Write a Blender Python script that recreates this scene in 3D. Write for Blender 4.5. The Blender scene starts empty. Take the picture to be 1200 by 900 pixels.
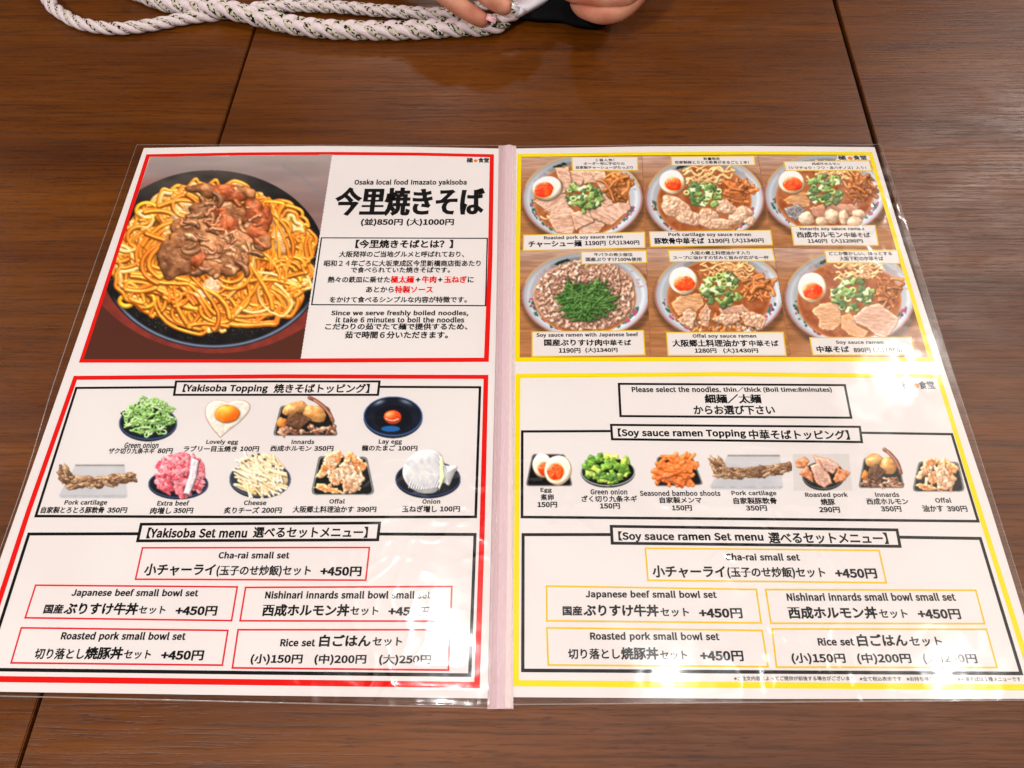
import bpy, bmesh, math, os, random, re
import numpy as np
from mathutils import Vector

# ------------------------------------------------------------------ camera, world, lights
SC = bpy.context.scene
COL = SC.collection
F_PX, CAM, ROT = 863.55, (.0084, -.2518, .4444), (.4961, .0031, .0057)   # 1200 px wide frame
cam_d = bpy.data.cameras.new('camera')
cam = bpy.data.objects.new('camera', cam_d)
COL.objects.link(cam)
cam.location = CAM
cam.rotation_euler = ROT
cam_d.sensor_width = 36
cam_d.lens = F_PX * 36 / 1200
cam_d.clip_start = .01
cam_d.clip_end = 50
SC.camera = cam

W = bpy.data.worlds.new('World')
SC.world = W
W.use_nodes = True
W.node_tree.nodes['Background'].inputs[0].default_value = (1.0, .90, .82, 1)
W.node_tree.nodes['Background'].inputs[1].default_value = .05


def lamp(name, loc, size, power, color=(1, .9, .8), size_y=None, shape=None):
    l = bpy.data.lights.new(name, 'AREA')
    l.shape = shape or ('RECTANGLE' if size_y else 'DISK')
    l.size = size
    if size_y:
        l.size_y = size_y
    l.energy = power
    l.color = color
    o = bpy.data.objects.new(name, l)
    o.location = loc
    COL.objects.link(o)
    return o


# the pale ceiling of the restaurant with its round downlights, plus added fill lamps
lamp('ceiling_glow', (2.35, .9, 1.96), 2.3, 27, (1, .86, .72), 2.1)
lamp('ceiling_glow', (.6, -.1, 1.96), 2.2, 7.5, (1, .92, .88), 1.2)
for lx, ly, pw, sz in ((-.208, .155, 3.0, .07), (.462, .059, 2.8, .07), (1.42, 1.06, 3.6, .06), (1.31, .07, 2.2, .06), (1.95, 2.0, 18, .2), (-.5, 3.3, 11, .3), (-1.0, -1.4, 48, .25), (.7, -1.6, 7, .25), (-3.2, 1.2, 36, .3)):  # the lamps behind the camera and far left are added fills
    lamp('downlight_or_fill', (lx, ly, 1.9), sz, pw, (1, .985, .965))



SC.view_settings.view_transform = 'Standard'
SC.view_settings.look = 'None'
SC.view_settings.exposure = .06
SC.view_settings.gamma = 1
SC.render.engine = 'CYCLES'
SC.cycles.use_denoising = True
SC.cycles.max_bounces = 8
SC.cycles.transparent_max_bounces = 12
SC.cycles.sample_clamp_indirect = 4


# ------------------------------------------------------------------ survey: photo point -> place on a level plane
def _rot(rx, ry, rz):
    c, s = math.cos, math.sin
    X = np.array([[1, 0, 0], [0, c(rx), -s(rx)], [0, s(rx), c(rx)]])
    Y = np.array([[c(ry), 0, s(ry)], [0, 1, 0], [-s(ry), 0, c(ry)]])
    Z = np.array([[c(rz), -s(rz), 0], [s(rz), c(rz), 0], [0, 0, 1]])
    return Z @ Y @ X


RM = _rot(*ROT)


def plane(px, py, z=0.0):
    px = np.asarray(px, float)
    py = np.asarray(py, float)
    d = np.stack([(px - 600) / F_PX, -(py - 450) / F_PX, -np.ones_like(px)], -1) @ RM.T
    t = (z - CAM[2]) / d[..., 2]
    return np.stack([CAM[0] + d[..., 0] * t, CAM[1] + d[..., 1] * t, np.full_like(px, z)], -1)


def P(px, py, z=0.0):
    return Vector(plane(px, py, z).tolist())


Z_PAPER = .0012


# ------------------------------------------------------------------ materials
def lin(c):
    c = np.asarray(c, float) / 255
    return np.where(c <= .04045, c / 12.92, ((c + .055) / 1.055) ** 2.4)


def mat(name, rgb=None, rough=.6, spec=.3):
    m = bpy.data.materials.new(name)
    m.use_nodes = True
    b = m.node_tree.nodes['Principled BSDF']
    b.inputs['Roughness'].default_value = rough
    b.inputs['Specular IOR Level'].default_value = spec
    if rgb is not None:
        b.inputs['Base Color'].default_value = (*lin(rgb), 1)
    return m


def nn(m, kind, **kw):
    n = m.node_tree.nodes.new(kind)
    for k, v in kw.items():
        if k in n.inputs:
            n.inputs[k].default_value = v
        else:
            setattr(n, k, v)
    return n


def lk(m, a, ao, b, bi):
    m.node_tree.links.new(a.outputs[ao], b.inputs[bi])


def wood_material():
    m = mat('walnut_laminate', rough=.36, spec=.44)
    b = m.node_tree.nodes['Principled BSDF']
    tc = nn(m, 'ShaderNodeTexCoord')

    def noise(sx, sy, scale, detail=3, rough=.6, dist=0.0, off=(0, 0, 0)):
        mp = nn(m, 'ShaderNodeMapping')
        mp.inputs['Scale'].default_value = (sx, sy, 1)
        mp.inputs['Location'].default_value = off
        lk(m, tc, 'Object', mp, 'Vector')
        n = nn(m, 'ShaderNodeTexNoise')
        n.inputs['Scale'].default_value = scale
        n.inputs['Detail'].default_value = detail
        n.inputs['Roughness'].default_value = rough
        n.inputs['Distortion'].default_value = dist
        lk(m, mp, 0, n, 'Vector')
        return n

    def ramp(src, stops):
        r = nn(m, 'ShaderNodeValToRGB')
        e = r.color_ramp.elements
        while len(e) < len(stops):
            e.new(.5)
        for i, (p, c) in enumerate(stops):
            e[i].position = p
            e[i].color = (*c, 1)
        lk(m, src, 'Fac', r, 'Fac')
        return r

    def mul(a, c, fac):
        x = nn(m, 'ShaderNodeMix', data_type='RGBA', blend_type='MULTIPLY')
        x.inputs[0].default_value = fac
        m.node_tree.links.new(a, x.inputs[6])
        m.node_tree.links.new(c, x.inputs[7])
        return x.outputs[2]

    broad = ramp(noise(1.6, 16, 1, 3, .55, .6), [(.28, lin((80, 35, 0))), (.5, lin((102, 51, 2))), (.72, lin((121, 65, 6)))])
    mid = ramp(noise(5, 130, 1, 5, .7, 1.2, (3, 1, 0)), [(.3, (.42, .38, .34)), (.5, (.95, .95, .95)), (.7, (1.3, 1.26, 1.2))])
    fine = ramp(noise(14, 430, 1, 4, .75, .5, (7, 2, 0)), [(.34, (.42, .38, .35)), (.5, (1, 1, 1)), (.7, (1.18, 1.16, 1.14))])
    pores = ramp(noise(75, 950, 1, 2, .5, 0, (1, 9, 0)), [(.30, (.35, .3, .28)), (.40, (1, 1, 1))])
    out = mul(broad.outputs[0], mid.outputs[0], .55)
    out = mul(out, fine.outputs[0], .75)
    out = mul(out, pores.outputs[0], .7)
    m.node_tree.links.new(out, b.inputs['Base Color'])
    wr = noise(9, 14, 1, 5, .65, 1.5, (2, 5, 0))      # wiped, worn patches
    mr = nn(m, 'ShaderNodeMapRange')
    mr.inputs['From Min'].default_value = .3
    mr.inputs['From Max'].default_value = .7
    mr.inputs['To Min'].default_value = .31
    mr.inputs['To Max'].default_value = .44
    lk(m, wr, 'Fac', mr, 'Value')
    lk(m, mr, 0, b, 'Roughness')
    bp = nn(m, 'ShaderNodeBump')
    bp.inputs['Strength'].default_value = .35
    bp.inputs['Distance'].default_value = .0003
    lk(m, fine, 0, bp, 'Height')
    bp2 = nn(m, 'ShaderNodeBump')
    bp2.inputs['Strength'].default_value = .2
    bp2.inputs['Distance'].default_value = .0003
    lk(m, pores, 0, bp2, 'Height')
    lk(m, bp, 0, bp2, 'Normal')
    lk(m, bp2, 0, b, 'Normal')
    return m


def film_material():
    m = bpy.data.materials.new('clear_laminate_film')
    m.use_nodes = True
    nt = m.node_tree
    for n in list(nt.nodes):
        nt.nodes.remove(n)
    out = nn(m, 'ShaderNodeOutputMaterial')
    tr = nn(m, 'ShaderNodeBsdfTransparent')
    tr.inputs[0].default_value = (.985, .98, .98, 1)
    gl = nn(m, 'ShaderNodeBsdfGlossy')
    tc = nn(m, 'ShaderNodeTexCoord')
    sm = nn(m, 'ShaderNodeTexNoise')          # finger smears on the film
    sm.inputs['Scale'].default_value = 26
    sm.inputs['Detail'].default_value = 3
    sm.inputs['Distortion'].default_value = 1.5
    lk(m, tc, 'Object', sm, 'Vector')
    rr = nn(m, 'ShaderNodeMapRange')
    rr.inputs['From Min'].default_value = .4
    rr.inputs['From Max'].default_value = .68
    rr.inputs['To Min'].default_value = .085
    rr.inputs['To Max'].default_value = .2
    lk(m, sm, 'Fac', rr, 'Value')
    lk(m, rr, 0, gl, 'Roughness')
    fr = nn(m, 'ShaderNodeFresnel')
    ge = nn(m, 'ShaderNodeNewGeometry')
    io = nn(m, 'ShaderNodeMapRange')          # a thin sheet reflects the same from both sides
    io.inputs['To Min'].default_value = 1.52
    io.inputs['To Max'].default_value = 1 / 1.52
    lk(m, ge, 'Backfacing', io, 'Value')
    lk(m, io, 0, fr, 'IOR')
    mx = nn(m, 'ShaderNodeMixShader')
    lk(m, fr, 0, mx, 0)
    lk(m, tr, 0, mx, 1)
    lk(m, gl, 0, mx, 2)
    lk(m, mx, 0, out, 0)
    return m


PAPER_RGB = (243, 233, 229)
M_WOOD = wood_material()
M_EDGE = mat('dark_edge_band', (38, 20, 12), .5, .3)
M_FILM = film_material()
M_PAPER = mat('white_paper', PAPER_RGB, .8, .1)
_n = nn(M_PAPER, 'ShaderNodeTexNoise')
_n.inputs['Scale'].default_value = 9
_r = nn(M_PAPER, 'ShaderNodeValToRGB')
_r.color_ramp.elements[0].position = .3
_r.color_ramp.elements[0].color = (*lin((239, 228, 224)), 1)
_r.color_ramp.elements[1].position = .7
_r.color_ramp.elements[1].color = (*lin((245, 236, 232)), 1)
_t = nn(M_PAPER, 'ShaderNodeTexCoord')
lk(M_PAPER, _t, 'Object', _n, 'Vector')
lk(M_PAPER, _n, 'Fac', _r, 'Fac')
lk(M_PAPER, _r, 0, M_PAPER.node_tree.nodes['Principled BSDF'], 'Base Color')
M_BLACK = mat('black_ink', (20, 16, 16), .7, .1)
M_RED = mat('red_ink', (236, 20, 12), .7, .1)
M_RED2 = mat('crimson_line_ink', (226, 44, 52), .7, .1)
M_YEL = mat('yellow_ink', (252, 224, 0), .7, .1)
M_YEL2 = mat('golden_line_ink', (240, 200, 24), .7, .1)
M_ORANGE = mat('orange_ink', (238, 128, 30), .7, .1)
M_PRINT = mat('printed_picture_ink', rough=.75, spec=.1)
_a = nn(M_PRINT, 'ShaderNodeAttribute')
_a.attribute_name = 'ink'
lk(M_PRINT, _a, 'Color', M_PRINT.node_tree.nodes['Principled BSDF'], 'Base Color')


# ------------------------------------------------------------------ object helpers
def link(name, me, material=None, parent=None):
    o = bpy.data.objects.new(name, me)
    if material:
        me.materials.append(material)
    COL.objects.link(o)
    if parent:
        o.parent = parent
    return o


def pydata(name, vs, fs, material=None, parent=None, smooth=False):
    me = bpy.data.meshes.new(name)
    me.from_pydata([tuple(v) for v in vs], [], fs)
    me.update()
    if smooth:
        for p in me.polygons:
            p.use_smooth = True
    return link(name, me, material, parent)


def thing(name, label, cat, loc=(0, 0, 0), group=None):
    o = bpy.data.objects.new(name, None)
    COL.objects.link(o)
    o.location = loc
    o.empty_display_size = .03
    tag(o, label, cat, group)
    return o


def tag(o, label, cat, group=None):
    o['label'] = label
    o['category'] = cat
    if group:
        o['group'] = group
    return o


# ------------------------------------------------------------------ the three table tops pushed together
def table_top(outline, label):
    cx = sum(p[0] for p in outline) / len(outline)
    cy = sum(p[1] for p in outline) / len(outline)
    t = thing('table', label, 'table', (cx, cy, 0), 'wooden table tops pushed side by side')
    bm = bmesh.new()
    vs = [bm.verts.new((x - cx, y - cy, 0)) for x, y in outline]
    f = bm.faces.new(vs)
    r = bmesh.ops.extrude_face_region(bm, geom=[f])
    for v in r['geom']:
        if isinstance(v, bmesh.types.BMVert):
            v.co.z -= .004
    bmesh.ops.recalc_face_normals(bm, faces=bm.faces)
    bmesh.ops.bevel(bm, geom=[e for e in bm.edges if all(abs(v.co.z) < 1e-6 for v in e.verts)], offset=.0006, segments=2, affect='EDGES')
    me = bpy.data.meshes.new('tabletop')
    bm.to_mesh(me)
    bm.free()
    link('tabletop', me, M_WOOD, t)
    # core with its edge band, set in a hair from the laminate
    bm = bmesh.new()
    k = []
    for x, y in outline:
        dx, dy = x - cx, y - cy
        n = math.hypot(dx, dy)
        k.append((dx - dx / n * .0006, dy - dy / n * .0006))
    vs = [bm.verts.new((x, y, -.0041)) for x, y in k]
    f = bm.faces.new(vs)
    r = bmesh.ops.extrude_face_region(bm, geom=[f])
    for v in r['geom']:
        if isinstance(v, bmesh.types.BMVert):
            v.co.z -= .024
    bmesh.ops.recalc_face_normals(bm, faces=bm.faces)
    me = bpy.data.meshes.new('edge_band')
    bm.to_mesh(me)
    bm.free()
    link('edge_band', me, M_EDGE, t)
    return t


def on_line(a, b, y):
    return a[0] + (b[0] - a[0]) * (y - a[1]) / (b[1] - a[1])


J1 = (P(298, 35), P(27, 880))
J2 = (P(978, 0), P(1027, 172))
YT, YB = .80, -.42
a1, b1 = on_line(*J1, YT), on_line(*J1, YB)
a2, b2 = on_line(*J2, YT), on_line(*J2, YB)
table_top([(-.95, YB), (b1 - .0011, YB), (a1 - .0011, YT), (-.95, YT)], 'walnut brown wooden table top on the left, past the left-hand seam')
table_top([(b1 + .0011, YB), (b2 - .0019, YB), (a2 - .0019, YT), (a1 + .0011, YT)], 'walnut brown wooden table top in the middle, between the two seams')
table_top([(b2 + .0019, YB), (1.05, YB), (1.05, YT), (a2 + .0019, YT)], 'walnut brown wooden table top on the right, past the right-hand seam')

# ------------------------------------------------------------------ the menu
MENU = thing('menu', 'open laminated restaurant menu with red and yellow framed pages and dish pictures', 'menu')


def poly_mm(pts, z):
    return [P(x, y, z) for x, y in pts]


def page(outline, label):
    top = poly_mm(outline, Z_PAPER)
    n = len(top)
    vs = top + [v - Vector((0, 0, .0004)) for v in top]
    fs = [list(range(n))[::-1], list(range(n, 2 * n))] + [[i, (i + 1) % n, n + (i + 1) % n, n + i] for i in range(n)]
    o = pydata('page', vs, fs, M_PAPER, MENU)
    bm = bmesh.new()
    bm.from_mesh(o.data)
    bmesh.ops.recalc_face_normals(bm, faces=bm.faces)
    bm.to_mesh(o.data)
    bm.free()
    o['label'] = label
    return o


PAGE_L = page([(168.6, 173.5), (260, 171.8), (375, 171), (480, 172), (584.5, 174), (581, 400), (576, 600), (571.5, 818.5), (420, 816.5), (300, 815), (0, 810.6), (-54, 810)],
              'left page, framed in red, with the fried noodle dish and its toppings')
PAGE_R = page([(604.5, 174), (760, 171.5), (880, 171), (1025, 172.5), (1058.5, 284.5), (1106, 430), (1160, 592), (1228, 812), (1226, 819), (900, 819), (760, 818), (601, 817)],
              'right page, framed in yellow, with six noodle soups and their toppings')

_lvl = [0]


def zlift(k=1):
    _lvl[0] += 1
    return Z_PAPER + .00002 * k + 1e-7 * _lvl[0]


def line_frame(pts, width, m, parent, name='frame', closed=True, k=3):
    """printed line: mitred strip of constant width (m) along surveyed points"""
    z = zlift(k)
    p = [P(x, y, z) for x, y in pts]
    n = len(p)
    vs, fs = [], []
    for i in range(n):
        a = p[(i - 1) % n] if closed or i else None
        c = p[(i + 1) % n] if closed or i < n - 1 else None
        d1 = (p[i] - a).normalized() if a is not None else (c - p[i]).normalized()
        d2 = (c - p[i]).normalized() if c is not None else d1
        n1 = Vector((-d1.y, d1.x, 0))
        n2 = Vector((-d2.y, d2.x, 0))
        b = (n1 + n2).normalized()
        w = width / 2 / max(.3, b.dot(n1))
        vs += [p[i] + b * w, p[i] - b * w]
    for i in range(n if closed else n - 1):
        j = (i + 1) % n
        fs.append([2 * i, 2 * i + 1, 2 * j + 1, 2 * j])
    return pydata(name, vs, fs, m, parent)


def patch(pts, m, parent, name='label_panel', k=4):
    z = zlift(k)
    return pydata(name, [P(x, y, z) for x, y in pts][::-1], [list(range(len(pts)))], m, parent)


# every character once, filled in one go; each line of writing is then set from these
_fp = os.path.join(bpy.utils.resource_path('LOCAL'), 'datafiles', 'fonts', 'Noto Sans CJK Regular.woff2')   # ships with Blender
FONT = bpy.data.fonts.load(_fp) if os.path.exists(_fp) else None
GLYPH, _cache = {}, {}


def load_glyphs(chars, font, size):
    cu = bpy.data.curves.new('t', 'FONT')
    cu.body = '\n'.join(c + '\n' + c + '|' for c in chars)
    cu.size = size
    cu.space_line = 3.5 / size
    cu.resolution_u = 3
    if font:
        cu.font = font
    cu.fill_mode = 'FRONT'
    o = bpy.data.objects.new('t', cu)
    COL.objects.link(o)
    dg = bpy.context.evaluated_depsgraph_get()
    me = bpy.data.meshes.new_from_object(o.evaluated_get(dg))
    bpy.data.objects.remove(o)
    bm = bmesh.new()
    bm.from_mesh(me)
    bpy.data.meshes.remove(me)
    bmesh.ops.remove_doubles(bm, verts=bm.verts, dist=1e-5)
    n = len(bm.verts)
    bm.verts.index_update()
    co = np.array([v.co[:] for v in bm.verts])
    faces = [[v.index for v in f.verts] for f in bm.faces]
    # line pitch from the first and the last bar
    ys = co[:, 1]
    pitch = 3.5
    nl = 2 * len(chars)
    # base line of line i is -i * pitch (font line height may scale it): fit from the spread of the bars
    best = None
    for k in np.linspace(.3, 1.7, 561):
        p = pitch * k
        ph = ((-ys + .35 * 1) / p)
        fr = ph - np.floor(ph)
        cnt = np.histogram(fr, 20)[0]
        span = (cnt == 0).sum() + (abs((-ys.min()) / p - (nl - 1)) < .6) * 100
        if best is None or span > best[0]:
            best = (span, p)
    p = best[1]
    row = np.round((-ys + .37) / p).astype(int)
    nrm = {}
    for e in bm.edges:
        if len(e.link_faces) != 1:
            continue
        f = e.link_faces[0]
        c = f.calc_center_median()
        v0, v1 = e.verts
        d = v1.co - v0.co
        m = Vector((d.y, -d.x, 0)).normalized()
        if m.dot(c - v0.co) > 0:
            m = -m
        for v in e.verts:
            nrm.setdefault(v.index, []).append(m)
    off = np.zeros((n, 3))
    for i, ns in nrm.items():
        q_ = sum(ns, Vector())
        if q_.length > .2:
            q_.normalize()
            off[i] = q_ / (max(.5, q_.dot(ns[0])) if len(ns) == 2 else 1)
    bm.free()
    frow = {}
    for f in faces:
        frow.setdefault(row[f[0]], []).append(f)
    bar = None
    for i, c in enumerate(chars):
        r0 = frow.get(2 * i, [])
        x2 = co[row == 2 * i + 1][:, 0].max()
        idx = sorted({v for f in r0 for v in f})
        mp = {v: k for k, v in enumerate(idx)}
        g = co[idx].copy()
        g[:, 1] += 2 * i * p
        GLYPH[c] = [g, off[idx], [[mp[v] for v in f] for f in r0], x2]
    # right edge of the bar when nothing stands before it
    barw = GLYPH['|'][0][:, 0].max()
    for c in chars:
        GLYPH[c][3] -= barw


def glyphs(s, bold):
    key = (s, bold)
    if key in _cache:
        return _cache[key]
    V, F, x = [], [], 0.0
    mixed = any(ord(c) > 127 for c in s)
    nv = 0
    for c in s:
        if c == ' ':
            x += .3
            continue
        g, off, fs, adv = GLYPH[c]
        lat = ord(c) < 127
        k = 1.12 if lat and mixed else 1.0
        b = np.array(bold) * (1.35 if lat else 1.05)      # a pair gives brush-like weights: sideways, upwards
        q_ = (g + off * (b if b.ndim == 0 else np.array([b[0], b[1], 0]))) * k
        V.append(q_ + np.array([x, 0, 0]))
        F += [[i + nv for i in f] for f in fs]
        nv += len(g)
        x += adv * k + (.015 if lat else 0)
    V = np.vstack(V)
    me = bpy.data.meshes.new('lettering')
    me.from_pydata(V.tolist(), [], F)
    me.update()
    _cache[key] = (me, V)
    return _cache[key]


LINES = []


def text(s, xl, xr, yt, yb, parent, dy=0.0, m=None, bold=.026, name='lettering', k=6):
    """one printed line of writing: ink box given by left/right and top/bottom; dy = drop of the right end"""
    LINES.append((s, xl, xr, yt, yb, parent, dy, m or M_BLACK, bold, name, zlift(k)))


def set_lines():
    used = {c for l in LINES for c in l[0] if c != ' '}
    load_glyphs(sorted(c for c in used if ord(c) > 127) + ['|'], None, 1.0)
    load_glyphs(sorted(c for c in used if ord(c) < 127) + ['|'], FONT, 2.5)
    for s, xl, xr, yt, yb, parent, dy, m, bold, name, z in LINES:
        me0, co = glyphs(s, bold)
        me = me0.copy()
        me.name = name
        bl, br = plane(xl, yb, z), plane(xr, yb + dy, z)
        xm = (xl + xr) / 2
        h = np.linalg.norm(plane(xm, yt, z) - plane(xm, yb, z))
        ex = (br - bl)
        ey = np.array([-ex[1], ex[0], 0]) / np.linalg.norm(ex) * h
        mn, mx = co.min(0), co.max(0)
        u = (co - mn) / np.maximum(mx - mn, 1e-9)
        out = bl + u[:, :1] * ex + u[:, 1:2] * ey
        me.vertices.foreach_set('co', out.ravel())
        me.update()
        link(name, me, m, parent)


# ------------------------------------------------------------------ lines, panels and writing on the pages
L, R = PAGE_L, PAGE_R
MM = .001
# left page, upper half
line_frame([(173.4, 182.5), (280, 180.4), (390, 179.8), (490, 180.6), (576.4, 182.5), (574.5, 300), (570, 421.6), (330, 422.6), (96, 422.5), (135, 303)], 3.4 * MM, M_RED, L, 'red_frame')


def logo(x0, x1, y0, y1, parent):
    w = x1 - x0
    text('極', x0, x0 + w * .29, y0, y1, parent, bold=.03, name='logo')
    c = plane(x0 + w * .41, (y0 + y1) / 2 + .6, zlift(6))
    r = (plane(x0 + w * .5, y1, 0) - plane(x0 + w * .33, y1, 0))[0] / 2
    vs = [(c[0] + r * math.cos(a) * (1 + .08 * math.sin(5 * a)), c[1] + r * .95 * math.sin(a), c[2]) for a in np.linspace(0, 2 * math.pi, 24, endpoint=False)]
    pydata('logo_dot', vs, [list(range(24))], M_ORANGE, parent)
    text('食堂', x0 + w * .52, x1, y0, y1, parent, bold=.03, name='logo')


logo(546.5, 573, 184.8, 190.6, L)
T = text
T('Osaka local food Imazato yakisoba', 414.8, 546.7, 210.2, 218, L)
T('今里焼きそば', 389.4, 567.9, 219.5, 253.2, L, bold=(.052, .022), name='title_lettering')
T('(並)850円 (大)1000円', 422.4, 531.7, 256.0, 265.2, L, bold=.03)
line_frame([(376.8, 278.7), (571.1, 279.3), (569, 358.2), (365.3, 357)], 1.0 * MM, M_BLACK, L, 'text_frame')
T('【今里焼きそばとは？】', 416, 530.8, 280.8, 291, L, bold=.035)
T('大阪発祥のご当地グルメと呼ばれており、', 396.8, 544, 294.2, 301.6, L)
T('昭和２４年ごろに大坂東成区今里新橋商店街あたり', 379, 563.2, 304.8, 312.4, L)
T('で食べられていた焼きそばです。', 410.6, 527.3, 312.8, 319.8, L)
T('熱々の鉄皿に乗せた', 383.6, 456.6, 323.8, 331.4, L)
T('極太麺', 457.2, 484.8, 323.4, 331.8, L, m=M_RED, bold=.035)
T('+', 487, 492.5, 325.4, 330.2, L, bold=.035)
T('牛肉', 494, 511.2, 323.4, 331.6, L, m=M_RED, bold=.035)
T('+', 513, 518.4, 325.4, 330.2, L, bold=.035)
T('玉ねぎ', 520, 547, 323.4, 331.4, L, m=M_RED, bold=.035)
T('に', 548, 555, 324.2, 331.2, L)
T('あとから', 428.6, 461.2, 335.8, 342.8, L)
T('特製ソース', 462.2, 507.2, 335, 343.6, L, m=M_RED, bold=.035)
T('をかけて食べるシンプルな内容が特徴です。', 385.6, 547, 347.4, 354.8, L)
T('Since we serve freshly boiled noodles,', 387.4, 548.7, 363.6, 371, L)
T('it take 6 minutes to boil the noodles', 393, 544, 371.4, 378, L)
T('こだわりの茹でたて麺で提供するため、', 380.6, 547.9, 378.8, 386.6, L, bold=.03)
T('茹で時間６分いただきます。', 403.6, 524.9, 388.2, 396.8, L, bold=.03)
# left page, lower half
line_frame([(88.3, 442.8), (330, 441), (569.5, 441.7), (565, 620), (559, 802.8), (300, 799.5), (0, 795.8), (-31, 795.5), (33, 600)], 3.2 * MM, M_RED, L, 'red_frame')
line_frame([(89.5, 454.6), (330, 452.8), (562.5, 453.8), (557.4, 605.7), (300, 606), (41.9, 604.8)], 1.7 * MM, M_BLACK, L, 'topping_frame')
patch([(206.4, 447), (444.7, 447), (442.8, 462.7), (204, 462.7)], M_PAPER, L)
line_frame([(206.4, 447), (444.7, 447), (442.8, 462.7), (204, 462.7)], 1.6 * MM, M_BLACK, L, 'heading_frame', k=5)
T('【Yakisoba Topping', 213, 313, 450.2, 461.2, L, bold=.03)
T('焼きそばトッピング】', 320, 432.5, 449.8, 460.8, L, bold=.03)
cap = [('Green onion', 145, 185, 518.4, 525.2), ('ザク切り九条ネギ', 126.3, 180.5, 525, 532, 2), ('80円', 184, 201.5, 525.4, 531.6, 2),
       ('Lovely egg', 241, 278.5, 515.2, 521.6), ('ラブリー目玉焼き', 214.5, 277, 522.4, 529.6, 2), ('100円', 281, 303, 523, 529.2, 2),
       ('Innards', 341.3, 368, 515, 520.4), ('西成ホルモン', 316.3, 364.5, 522, 529, 2), ('350円', 367.6, 390.3, 522.6, 528.8, 2),
       ('Lay egg', 443.5, 470.8, 515, 521.4), ('龍のたまご', 423.7, 463, 521.6, 528.4, 2), ('100円', 466.6, 489, 522.4, 528.4, 2),
       ('Pork cartilage', 74.5, 124.5, 586, 593), ('自家製とろとろ豚軟骨', 47, 121, 594, 601.6, 2), ('350円', 124.8, 148, 594.8, 601.2, 2),
       ('Extra beef', 183.7, 221, 586.6, 592.6), ('肉増し', 175.3, 200, 594.6, 602.4, 2), ('350円', 202.6, 225.5, 595.2, 601.6, 2),
       ('Cheese', 285.4, 311.8, 586.2, 592), ('炙りチーズ', 261.7, 303, 594.2, 602, 2), ('200円', 306, 329.6, 594.8, 601.4, 2),
       ('Offal', 385.6, 403.8, 584.6, 590.2), ('大阪郷土料理油かす', 342.5, 414, 593, 601, 2), ('390円', 417.6, 440.7, 593.8, 600.2, 2),
       ('Onion', 494.8, 515.8, 584.8, 590.4), ('玉ねぎ増し', 470.8, 512, 592.4, 600.4, 2), ('100円', 515.6, 539, 593.2, 599.8, 2)]
for c in cap:
    T(*c[:5], L, bold=.028 if len(c) > 5 else .022, name='caption')
line_frame([(33.8, 625.8), (300, 625.2), (556.7, 626.3), (550.5, 791.2), (300, 788.5), (0, 784.8), (-17, 784.6)], 1.9 * MM, M_BLACK, L, 'set_menu_frame')
patch([(165.5, 614.3), (444.8, 612.9), (442.5, 632.6), (161.3, 633.8)], M_PAPER, L)
line_frame([(165.5, 614.3), (444.8, 612.9), (442.5, 632.6), (161.3, 633.8)], 1.8 * MM, M_BLACK, L, 'heading_frame', k=5)
T('【Yakisoba Set menu', 171, 288.6, 618.4, 631, L, bold=.03)
T('選べるセットメニュー】', 295.5, 430.5, 617.2, 630.4, L, bold=.03)


def box(pts, m, parent):
    line_frame(pts, 1.0 * MM, m, parent, 'item_frame')


box([(167, 642), (432.9, 641.6), (428.6, 679.9), (158.8, 678.8)], M_RED2, L)
T('Cha-rai small set', 255.5, 338.8, 646.6, 654.6, L)
T('小チャーライ', 167.5, 251, 660.8, 674.8, L, bold=.03)
T('(玉子のせ炒飯)セット', 252.5, 363.4, 662.6, 676, L)
T('+450円', 374.8, 423, 664, 675.4, L, bold=.03)
box([(41.8, 685.8), (278, 687.8), (271.3, 727.3), (29.5, 724)], M_RED2, L)
T('Japanese beef small bowl set', 82.5, 231.3, 690.2, 700.4, L, dy=.6)
T('国産', 50, 72.5, 708.4, 719.4, L, bold=.03)
T('ぶりすけ牛丼', 73.3, 160, 706.4, 720.4, L, dy=.5, bold=.034)
T('セット', 161.5, 193, 710.4, 719.6, L)
T('+450円', 204.5, 253.3, 710.4, 721.6, L, bold=.03)
box([(287.8, 688.4), (529.5, 687.3), (528, 728), (281.3, 727.5)], M_RED2, L)
T('Nishinari innards small bowl small set', 310.2, 504.6, 692.6, 701.6, L)
T('西成ホルモン丼', 306.3, 408.6, 708, 722.6, L, bold=.034)
T('セット', 410, 443, 711, 721.2, L)
T('+450円', 454.7, 504, 711, 722.2, L, bold=.03)
box([(25, 735.8), (267, 738.8), (260.5, 779.5), (13, 776.8)], M_RED2, L)
T('Roasted pork small bowl set', 70, 216.3, 740.6, 751.8, L, dy=.6)
T('切り落とし', 38.8, 97.2, 760, 772.6, L, dy=.3)
T('焼豚丼', 97.8, 142.2, 758.4, 773, L, bold=.034)
T('セット', 144, 175.8, 762, 772.4, L)
T('+450円', 187.5, 237.5, 762.4, 774, L, bold=.03)
box([(279, 738), (527, 738), (525.5, 785.3), (272.3, 782.7)], M_RED2, L)
T('Rice set', 328, 369, 748.6, 757.6, L)
T('白ごはん', 373.4, 434, 743.8, 758, L, bold=.034)
T('セット', 436, 471, 746.8, 757.2, L)
T('(小)150円', 292.7, 353.6, 766.6, 779.2, L, bold=.026)
T('(中)200円', 367.7, 428.6, 766.8, 779.4, L, bold=.026)
T('(大)250円', 443.7, 505, 767, 779.8, L, bold=.026)

# right page, upper half
line_frame([(608.6, 182.2), (730, 180.4), (880, 179.3), (1020, 179.8), (1054, 296), (1091, 421), (850, 420.8), (606.2, 421.3), (606.8, 300)], 3.3 * MM, M_YEL, R, 'yellow_frame')


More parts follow.
